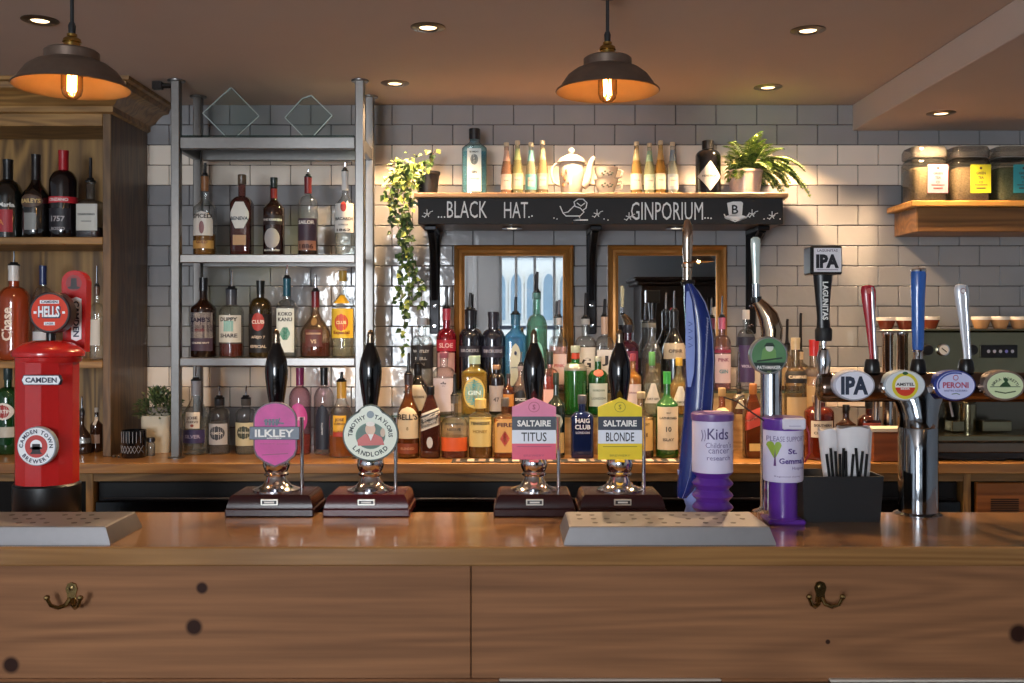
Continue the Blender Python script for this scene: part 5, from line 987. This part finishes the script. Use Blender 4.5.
Bt(869, 399, 20, 'F', 'square', ('5a2418', .6, .5), 'square maroon bottle with black cap right of the straw packets', ('4a100c', .6, .8), ('screw', '141416', .16), None, [(.3, .6, .9, '7a2a24', 'rect', [('RUM', .46, .6, 'c8a090', .07)])])

# ---------------------------------------------------------------- things on the chalkboard shelf
CHINA = mat('c6bdb0', .12, coat=.6, var=.02); GB = 3.85
gx = lambda p: X(p, GB)
hz_ = lambda p: Z(p, GB)-GZ
tp = thing('teapot', 'white china teapot with domed lid on the chalkboard shelf under the pendant lamp', 'teapot', (gx(571.5), GB, GZ+.0005))
tx = lambda p: gx(p)-gx(571.5)
m_ = MB(); m_.lathe([(.036, 0), (.038, .003), (.036, .008), (.04, .02), (.046, .06), (.049, .1), (.047, .125), (.04, .135)], CHINA, 32)
for a, z, s_ in ((-2.2, .07, 1), (-2.35, .045, .8), (-2.05, .095, .8), (-2.5, .085, .7), (-1.9, .05, .5)):
    bx_ = .0475*math.cos(a); by_ = .0475*math.sin(a); m_.lathe([(0, -.014*s_), (.006*s_, -.007*s_), (.006*s_, .005*s_), (0, .014*s_)], mat('8a6a48', .3), 8, (bx_, by_, z))
m_.build('pot_body', tp)
m_ = MB(); m_.lathe([(.052, .131), (.055, .134), (.053, .14), (.045, .15), (.03, .16), (.012, .166), (.008, .168), (.012, .174), (.013, .18), (.009, .187), (.002, .19)], CHINA, 32); m_.build('lid', tp)
m_ = MB(); m_.tube([(.04, 0, .045), (.058, 0, .06), (.066, 0, .09), (.07, 0, .12), (.078, 0, .143), (.088, 0, .155)], [.02, .017, .014, .011, .009, .008], CHINA, 14); m_.build('spout', tp)
m_ = MB(); m_.tube([(-.044, 0, .12), (-.06, 0, .128), (-.075, 0, .115), (-.078, 0, .09), (-.07, 0, .06), (-.045, 0, .045)], .0055, CHINA, 10); m_.build('handle', tp)
cx = gx(606)
m_ = MB(); m_.lathe([(.03, 0), (.032, .003), (.058, .010), (.0595, .012), (.056, .0125), (.03, .006)], CHINA, 32); tag(m_.build('saucer', loc=(cx, GB, GZ+.0005)), 'white saucer under the two stacked teacups on the chalkboard shelf', 'saucer')
def cup(z, label):
    r = thing('teacup', label, 'teacup', (cx, GB, GZ+z), 0, 'stacked teacups')
    m_ = MB(); m_.lathe([(.024, 0), (.026, .003), (.025, .006), (.034, .02), (.041, .04), (.0455, .06), (.0465, .0615), (.044, .06), (.039, .04), (.032, .02), (.02, .01), (.001, .009)], CHINA, 32, cap=False)
    for i, (dx, dz) in enumerate(((-.018, .036), (-.008, .042), (.002, .035), (.012, .041), (.021, .037), (-.013, .03), (.007, .029), (.016, .031))):
        rr = .027+.36*dz; y = -math.sqrt(rr*rr-dx*dx)-.001; m_.flat(circ(dx, dz, .0048, 8, .0036), y-.0012, mat('3a4438' if i % 3 else '5a4a44', .4))
    m_.build('cup_body', r)
    m_ = MB(); m_.tube([(.042, 0, .052), (.056, 0, .055), (.064, 0, .045), (.06, 0, .028), (.046, 0, .022), (.036, 0, .024)], .0036, CHINA, 8); m_.build('handle', r)
cup(.0075, 'lower white teacup with dark floral sprig, standing on the saucer'); cup(.053, 'upper white teacup with dark floral sprig, stacked in another cup')
# plants
def leaf(mb, p, d, up, L_, w_, mt, fold=.25):
    d = d.normalized(); s = d.cross(up); s = s.normalized() if s.length > 1e-4 else Vector((1, 0, 0)); n_ = s.cross(d)
    a = p; b1 = p+d*L_*.45+s*w_/2+n_*w_*fold; b2 = p+d*L_*.45-s*w_/2+n_*w_*fold; c_ = p+d*L_*.5; e = p+d*L_-n_*L_*.15
    mb.add([a, b1, c_, b2, e], [(0, 1, 2), (0, 2, 3), (1, 4, 2), (2, 4, 3)], mt)
rnd = random.Random(11); rv = lambda s=1: Vector((rnd.gauss(0, s), rnd.gauss(0, s), rnd.gauss(0, s)))
IV = [mat('3f5a26', .5, var=.25), mat('28401b', .5, var=.25), mat('92a04c', .55, var=.2)]
iv = thing('trailing_ivy', 'trailing ivy in a dark pot hanging off the left end of the chalkboard shelf', 'plant', (gx(428), 3.83, GZ+.0005))
m_ = MB(); m_.lathe([(.032, 0), (.036, .002), (.046, .083), (.049, .085), (.049, .095), (.045, .095), (.042, .082)], mat('26262a', .5), 28, cap=True); m_.build('pot', iv)
m_ = MB(); st = MB(); IX = gx(428); W_ = lambda px, py, y: Vector((X(px, y)-IX, y-3.83, Z(py, y)-GZ))
trails = [[(428, 172, 3.83), (412, 164, 3.8), (400, 178, 3.74), (397, 200, 3.73), (402, 230, 3.73), (408, 258, 3.74), (410, 290, 3.74), (404, 322, 3.75), (404, 356, 3.76)], [(426, 172, 3.83), (408, 168, 3.78), (393, 186, 3.74), (390, 206, 3.74), (400, 232, 3.75), (403, 262, 3.75), (398, 288, 3.76), (404, 310, 3.77)],
          [(428, 172, 3.82), (415, 170, 3.76), (405, 190, 3.72), (404, 215, 3.72), (410, 250, 3.73), (416, 280, 3.74), (422, 290, 3.74), (421, 308, 3.74)], [(428, 170, 3.84), (432, 156, 3.83), (436, 150, 3.82)], [(426, 172, 3.83), (402, 172, 3.8), (389, 195, 3.79), (391, 212, 3.79)], [(427, 172, 3.83), (414, 176, 3.75), (410, 200, 3.715), (407, 225, 3.71), (412, 244, 3.715)]]
for tr in trails:
    P_ = [W_(*q) for q in tr]; st.tube(P_, .0016, mat('5a4a2c', .6), 5)
    for i in range(len(P_)-1):
        n_ = max(3, int((P_[i+1]-P_[i]).length/.0068))
        if tr[i][1] > 300: n_ = max(3, n_//2)
        for j in range(n_):
            p = P_[i].lerp(P_[i+1], (j+rnd.random())/n_)+rv(.011 if tr[i][1] < 225 else .006); d = Vector((rnd.gauss(0, .8), -abs(rnd.gauss(.3, .5)), -.6+rnd.gauss(0, .5)))
            leaf(m_, p, d, Vector((rnd.gauss(0, .4), -1, .3)), rnd.uniform(.02, .034), rnd.uniform(.016, .026), IV[2 if rnd.random() < (.45 if tr[i][1] < 200 else .12) else rnd.randrange(2)])
for j in range(150):
    p = W_(406+rnd.gauss(0, 9), 176+rnd.gauss(0, 9), 3.78+rnd.gauss(0, .025)); leaf(m_, p, Vector((rnd.gauss(-.3, .7), -.5, rnd.gauss(0, .6))), Vector((0, -.6, 1)), rnd.uniform(.02, .032), rnd.uniform(.016, .026), IV[2 if rnd.random() < .5 else rnd.randrange(2)])
m_.build('foliage', iv); st.build('stems', iv)
FR = [mat('768f3c', .55, var=.25), mat('4a662c', .55, var=.25), mat('a4b05c', .55, var=.2)]
fn_ = thing('potted_fern', 'bright green fern in a blush ceramic pot on the chalkboard shelf', 'plant', (gx(745), GB, GZ+.0005))
m_ = MB(); m_.lathe([(.05, 0), (.054, .003), (.066, .092), (.068, .094), (.068, .102), (.064, .102), (.06, .09)], mat('d8b8a4', .35, coat=.2, var=.03), 32); m_.build('pot', fn_)
m_ = MB(); m2 = MB()
for i in range(64):
    if i < 56: az = rnd.uniform(0, 2*PI); el = rnd.uniform(.25, 1.35); ln = rnd.uniform(.1, .19)
    else: az = rnd.uniform(-.7, .5); el = rnd.uniform(.25, .8); ln = rnd.uniform(.2, .27)
    p = Vector((rnd.gauss(0, .018), rnd.gauss(0, .015), .095)); v = Vector((math.cos(az)*math.cos(el), math.sin(az)*math.cos(el)*.55, math.sin(el))); pts = [p]
    for k in range(10):
        p = p+v*ln/10; v = (v+Vector((0, 0, -.14-.02*k*(1.3-el*.6)))).normalized(); pts.append(p)
    pts = [q for q in pts if not (q.y > .13 or (q.x < -.07 and q.z < .22))]
    m2.tube(pts, .0012, FR[1], 4)
    for k in range(1, len(pts)-1):
        t = (pts[k+1]-pts[k-1]).normalized(); side = t.cross(Vector((0, 0, 1))); side = side.normalized() if side.length > .05 else Vector((1, 0, 0)); fl = .036*math.sin(PI*(.15+.8*k/10))
        for s_ in (-1, 1):
            for o_ in (0, .5): leaf(m_, pts[k].lerp(pts[k+1], o_), side*s_+t*.5, Vector((0, 0, 1)), fl, .0125, FR[rnd.choice((0, 0, 1, 2, 2))])
m_.build('fronds', fn_); m2.build('stems', fn_)
sx = X(158, 3.75)
su = thing('potted_succulent', 'small green succulent in a square cream pot between the cabinet and the rack', 'plant', (X(159, 3.78), 3.78, CT+.0005))
m_ = MB(); m_.lathe([(.05, 0), (.051, .003), (.056, .138), (.053, .14), (.05, .13)], mat('c0b8a4', .55, bump=.2, nscale=40), 28, n=5); m_.build('pot', su)
m_ = MB(); SU = [mat('4c5f3a', .45, var=.3), mat('6a7a4a', .45, var=.25), mat('34452c', .45, var=.3)]
for j in range(420):
    a = rnd.uniform(0, 2*PI); el = rnd.uniform(-.1, 1.5); r = rnd.uniform(.2, 1)**.5
    p = Vector((math.cos(a)*math.cos(el)*.092*r, math.sin(a)*math.cos(el)*.06*r, .135+.1*math.sin(el)*r)); leaf(m_, p, Vector((p.x, p.y-.02, p.z-.13))+rv(.02), Vector((0, 0, 1))+rv(.3), .022, .012, rnd.choice(SU))
m_.build('foliage', su)
# ---------------------------------------------------------------- small things by the cabinet
tu = thing('tealight_glass', 'black cut-glass tumbler with etched diamonds beside the succulent pot', 'tumbler', (X(134, 3.62), 3.62, CT+.0005)); h_ = Z(430, 3.62)-CT; m_ = MB()
m_.lathe([(.04, 0), (.042, .004), (.0435, h_), (.041, h_), (.039, .01), (.001, .008)], glass('1c1c20', .75, .6), 36, cap=False)
F = cyl_front(.0435); ET = mat('8a8a8e', .4)
for i in range(-3, 4):
    for s_ in (-1, 1): x = i*.0115; pts = [(x-s_*.0058, .018), (x+s_*.0058, .045)]; m_.add([(a+dx, F(a, z)-.0004, z) for a, z in pts for dx in (-.0008, .0008)], [(0, 1, 3, 2)], ET)
    x = i*.0115; m_.add([(x+dx, F(x, z)-.0004, z) for z in (.055, .095) for dx in (-.0008, .0008)], [(0, 1, 3, 2)], ET)
m_.build('glass_body', tu)
jr = thing('spice_jar', 'tiny metal-topped jar right of the black cut-glass tumbler', 'jar', (X(151, 3.66), 3.66, CT+.0005)); m_ = MB(); m_.lathe([(.013, 0), (.014, .002), (.014, .045), (.011, .05)], glass('d8d8d4', .3, .6), 20); m_.build('jar_body', jr); m_ = MB(); m_.lathe([(.0125, .0502), (.0145, .052), (.0145, .064), (.012, .067)], mat('5a5a60', .3, .8), 20); m_.build('lid', jr)
for i, (px, s_) in enumerate(((114, .006), (119, .005))):
    m_ = MB(); m_.lathe([(0, 0), (s_, .002), (s_*1.1, s_), (s_*.6, s_*1.7), (0, s_*1.9)], mat('4a4038', .3), 14); tag(m_.build('bottle_stopper', loc=(X(px, 3.6), 3.6, CT+.0005)), ('larger' if not i else 'smaller')+' of two little stoppers lying left of the black tumbler', 'stopper', 'little stoppers on the counter')
# glass plaques on the rack
def plaque(px, py, s, label, cut, rz):
    D = 3.72; r = thing('glass_plaque', label, 'glass award', (X(px, D), D, zt2+.028), rz, 'glass plaques on the rack'); m_ = MB(); k = s*D/1000; cz = k
    P_ = [(0, .0006), (k, cz), (k*.12 if cut else 0, 2*k*(.92 if cut else 1)), (-k*(.28 if cut else 0), 2*k*(.86 if cut else 1)), (-k, cz)]
    if not cut: P_.pop(3)
    m_.prism(P_, -.012, .012, glass('f0f8f7', .03, .8), .004); m_.build('glass_block', r)
    m_ = MB(); E = P_+[P_[0]]
    for a, b in zip(E, E[1:]): m_.tube([(a[0], -.006, a[1]), (b[0], -.006, b[1])], .0022, glass('e4f0ee', .85, .7), 6)
    m_.build('bevelled_edge', r)
plaque(231, 113, 27, 'diamond-shaped glass plaque standing on the rack top, left one', False, .25); plaque(309, 117, 25, 'diamond-shaped glass plaque with clipped top corner, right one on the rack', True, -.2)
# ---------------------------------------------------------------- jars on the oak box shelf
def jar(px, label, col, tint):
    D = 3.85; k = 18.5*D/1000; r = thing('tea_jar', label, 'jar', (X(px, D), D, JZ+.0005), 0, 'square glass tea jars on the oak shelf'); H = Z(149, D)-JZ
    m_ = MB(); m_.lathe([(k*.94, 0), (k, .006), (k, H*.70), (k*.93, H*.76), (k*.86, H*.78), (k*.86, H*.8)], glass('e4e4dc', .03, .6), 32, n=5, ph=.5); m_.build('jar_body', r)
    m_ = MB(); m_.lathe([(k*.9, H*.8+.0005), (k*.98, H*.82), (k*.98, H*.94), (k*.9, H)], glass('d8d0c4', .35, .6), 32, n=5, ph=.5); m_.lathe([(k*.92, H*.8), (k*.92, H*.82)], mat('a8a49c', .5), 32, n=5, ph=.5); m_.build('lid', r)
    m_ = MB(); m_.lathe([(k*.88, .006), (k*.92, .012), (k*.92, H*.58), (k*.84, H*.62)], tint, 32, n=5, ph=.5); o = m_.build('tea_leaves', r, kind='stuff')
    m_ = MB(); x0, x1 = -k*.22, k*.86; z0, z1 = H*.15, H*.66; cx = (x0+x1)/2; m_.box(x0, x1, -k-.002, -k-.0005, z0, z1, mat(col, .5, var=.02)); ink = mat('4a3a3c', .5)
    for i, (s, wd) in enumerate((('GREEN', .05), ('TEA', .03), ('CO', .02))): m_.text(s, cx, z1-.033-i*.017, -k-.003, ink, W=wd*.72, H=.010, bold=.02)
    m_.flat(circ(cx, z1-.014, .005, 10), -k-.003, ink); m_.stroke([(cx-.025, z0+.03), (cx+.025, z0+.03)], .003, -k-.003, ink); m_.stroke([(cx-.018, z0+.018), (cx+.018, z0+.018)], .004, -k-.003, ink); m_.build('label', r)
tl = mat('8a7458', .9, var=.75, bump=.6, nscale=140); tl2 = mat('6a7050', .9, var=.75, bump=.6, nscale=140)
jar(924, 'square glass tea jar with pink label on the oak box shelf', 'd8848e', tl); jar(966, 'square glass tea jar with yellow label on the oak box shelf', 'c8c42e', tl); jar(1008, 'square glass tea jar with teal label on the oak box shelf', '3a9aa0', tl2)
# ---------------------------------------------------------------- espresso machine
em = thing('espresso_machine', 'wide stainless espresso machine on the back counter behind the tap tower', 'coffee machine', (0, 0, CT)); ED = 3.56
e_x = lambda p: X(p, ED); e_z = lambda p: Z(p, ED)-CT
SS = mat('8c866c', .24, 1, var=.1, nscale=6); ex0, ex1 = e_x(925), 2.35
m_ = MB(); m_.box(ex0, ex1, ED+.03, WALL-.04, e_z(376), e_z(331), SS, .006); m_.box(ex0, ex1, ED+.02, WALL-.035, e_z(331), e_z(329), SS, .002); m_.box(ex0, ex1, ED+.16, WALL-.04, .075, e_z(376), mat('6c675c', .25, 1), .004); m_.build('body', em)
m_ = MB(); m_.box(ex0, ex1, ED-.05, ED+.17, e_z(440), e_z(434), SS, .003); m_.box(ex0, ex1, ED-.045, WALL-.04, e_z(451), e_z(441), mat('7a6f62', .3, .9), .003); m_.build('drip_tray', em)
m_ = MB(); m_.box(ex0, ex1, ED-.03, WALL-.05, .004, e_z(451), mat('0e0e10', .3), .004); m_.tube([(e_x(930), ED-.034, e_z(455)), (e_x(960), ED-.036, e_z(458)), (e_x(1000), ED-.034, e_z(458))], .004, mat('3a3a3e', .3, .6), 8); m_.build('base', em)
for px in (929.5, 974):
    m_ = MB(); m_.lathe([(.02, 0), (.021, .012), (.018, .022), (.008, .024)], mat('151517', .35), 20, M=Matrix.Translation((e_x(px), ED+.03, e_z(350))) @ Matrix.Rotation(PI/2, 4, 'X')); m_.build('steam_knob', em)
m_ = MB(); m_.lathe([(.022, 0), (.022, .008), (.018, .009)], CHROME, 24, M=Matrix.Translation((e_x(946.5), ED+.03, e_z(350))) @ Matrix.Rotation(PI/2, 4, 'X')); m_.flat(circ(e_x(946.5), e_z(350), .017), ED+.0205, mat('d8d8d4', .4)); m_.stroke([(e_x(946.5)-.008, e_z(350)+.006), (e_x(946.5)+.01, e_z(350)-.008)], .004, ED+.02, BLACK); m_.build('gauge', em)
m_ = MB(); m_.box(e_x(984), e_x(1021), ED+.022, ED+.03, e_z(358), e_z(345), mat('121214', .3), .002)
for i in range(5): m_.flat(circ(e_x(991.5+i*6), e_z(351.5), .006, 14), ED+.0215, mat('a8a8b8' if i != 3 else '7a7ac8', .3, emit=.0))
m_.build('button_panel', em)
m_ = MB(); m_.tube([(e_x(951), ED+.06, e_z(378)), (e_x(952), ED+.03, e_z(395)), (e_x(954), ED+.01, e_z(417))], [.006, .005, .0045], CHROME, 10); m_.build('steam_wand', em)
m_ = MB(); m_.lathe([(.032, e_z(377)), (.032, e_z(392)), (.036, e_z(393)), (.036, e_z(400)), (.026, e_z(405))], CHROME, 28, (e_x(979), ED+.09, 0)); m_.lathe([(.028, e_z(434)), (.03, e_z(430)), (.03, e_z(406))], SS, 24, (e_x(979), ED+.09, 0)); m_.build('group_head', em)
m_ = MB(); m_.box(e_x(957), e_x(970), ED+.04, ED+.1, e_z(433), e_z(422), SS, .003); m_.build('cup_rest', em)
m_ = MB(); m_.box(e_x(988), e_x(1018), ED+.04, ED+.1, e_z(433), e_z(422), SS, .003); m_.build('cup_rest', em)
def coffee_cup(px, label, col, D=3.68, z=None):
    z = z or CT+e_z(329); h_ = .045; r = thing('coffee_cup', label, 'cup', (X(px, D), D, z+.0005), 0, 'coffee cups warming above the espresso machine')
    cm = mat(col, .25, coat=.4, var=.1); rim = mat('d8cfc4', .3)
    m_ = MB(); m_.lathe([(.019, 0), (.021, .001), (.024, .006), (.031, .026), (.0335, h_-.012)], cm, 28); m_.lathe([(.0335, h_-.012), (.034, h_-.001), (.033, h_), (.031, h_-.001), (.029, .026), (.02, .008), (.001, .006)], rim, 28, cap=False); m_.build('cup_body', r)
    m_ = MB(); m_.tube([(.018, .026, h_-.012), (.026, .038, h_-.014), (.026, .038, .016), (.016, .024, .012)], .0032, cm, 8); m_.build('handle', r)
sd = thing('steel_dispenser', 'slim twin-column steel dispenser with flat top behind the tap tower', 'dispenser', (X(894, 3.68), 3.68, CT+.0005)); m_ = MB(); top_ = e_z(330)
for dx in (-.024, .03): m_ = MB(); m_.lathe([(.02, .0), (.02, top_-.055), (.022, top_-.05), (.022, top_-.04)], CHROME, 22, (dx, 0, .03)); m_.build('column', sd)
m_ = MB(); m_.box(-.06, .058, -.05, .05, 0, .0298, STEEL, .004); m_.build('base', sd)
m_ = MB(); m_.box(-.072, .06, -.06, .06, top_-.0098, top_, STEEL, .003); m_.build('top_plate', sd)
for i, px in enumerate((886, 905)): coffee_cup(px, ('left', 'right')[i]+' one of two brown coffee cups on the steel dispenser behind the blue tap lever', '6a2c1c', 3.68, CT+top_+.0006)
coffee_cup(930, 'brown coffee cup at the left end of the espresso machine top', '6a2c1c', 3.70)
for i, px in enumerate((981, 1000, 1019)): coffee_cup(px, ('first', 'second', 'third')[i]+' tan coffee cup right of the silver paddle lever', 'a8805c')
m_ = MB(); m_.box(X(869, 3.53), X(906, 3.53), 3.49, 3.57, CT+.0005, Z(431, 3.53), wood('5a2c14', '8a4a24', 'X', 1.2), .003); m_.box(X(869, 3.53)-.004, X(906, 3.53)+.004, 3.486, 3.574, Z(431, 3.53)+.0003, Z(427, 3.53), mat('c8b8a4', .5), .002)
tag(m_.build('wooden_caddy'), 'small dark wooden box with pale lid behind the tap tower column', 'box')
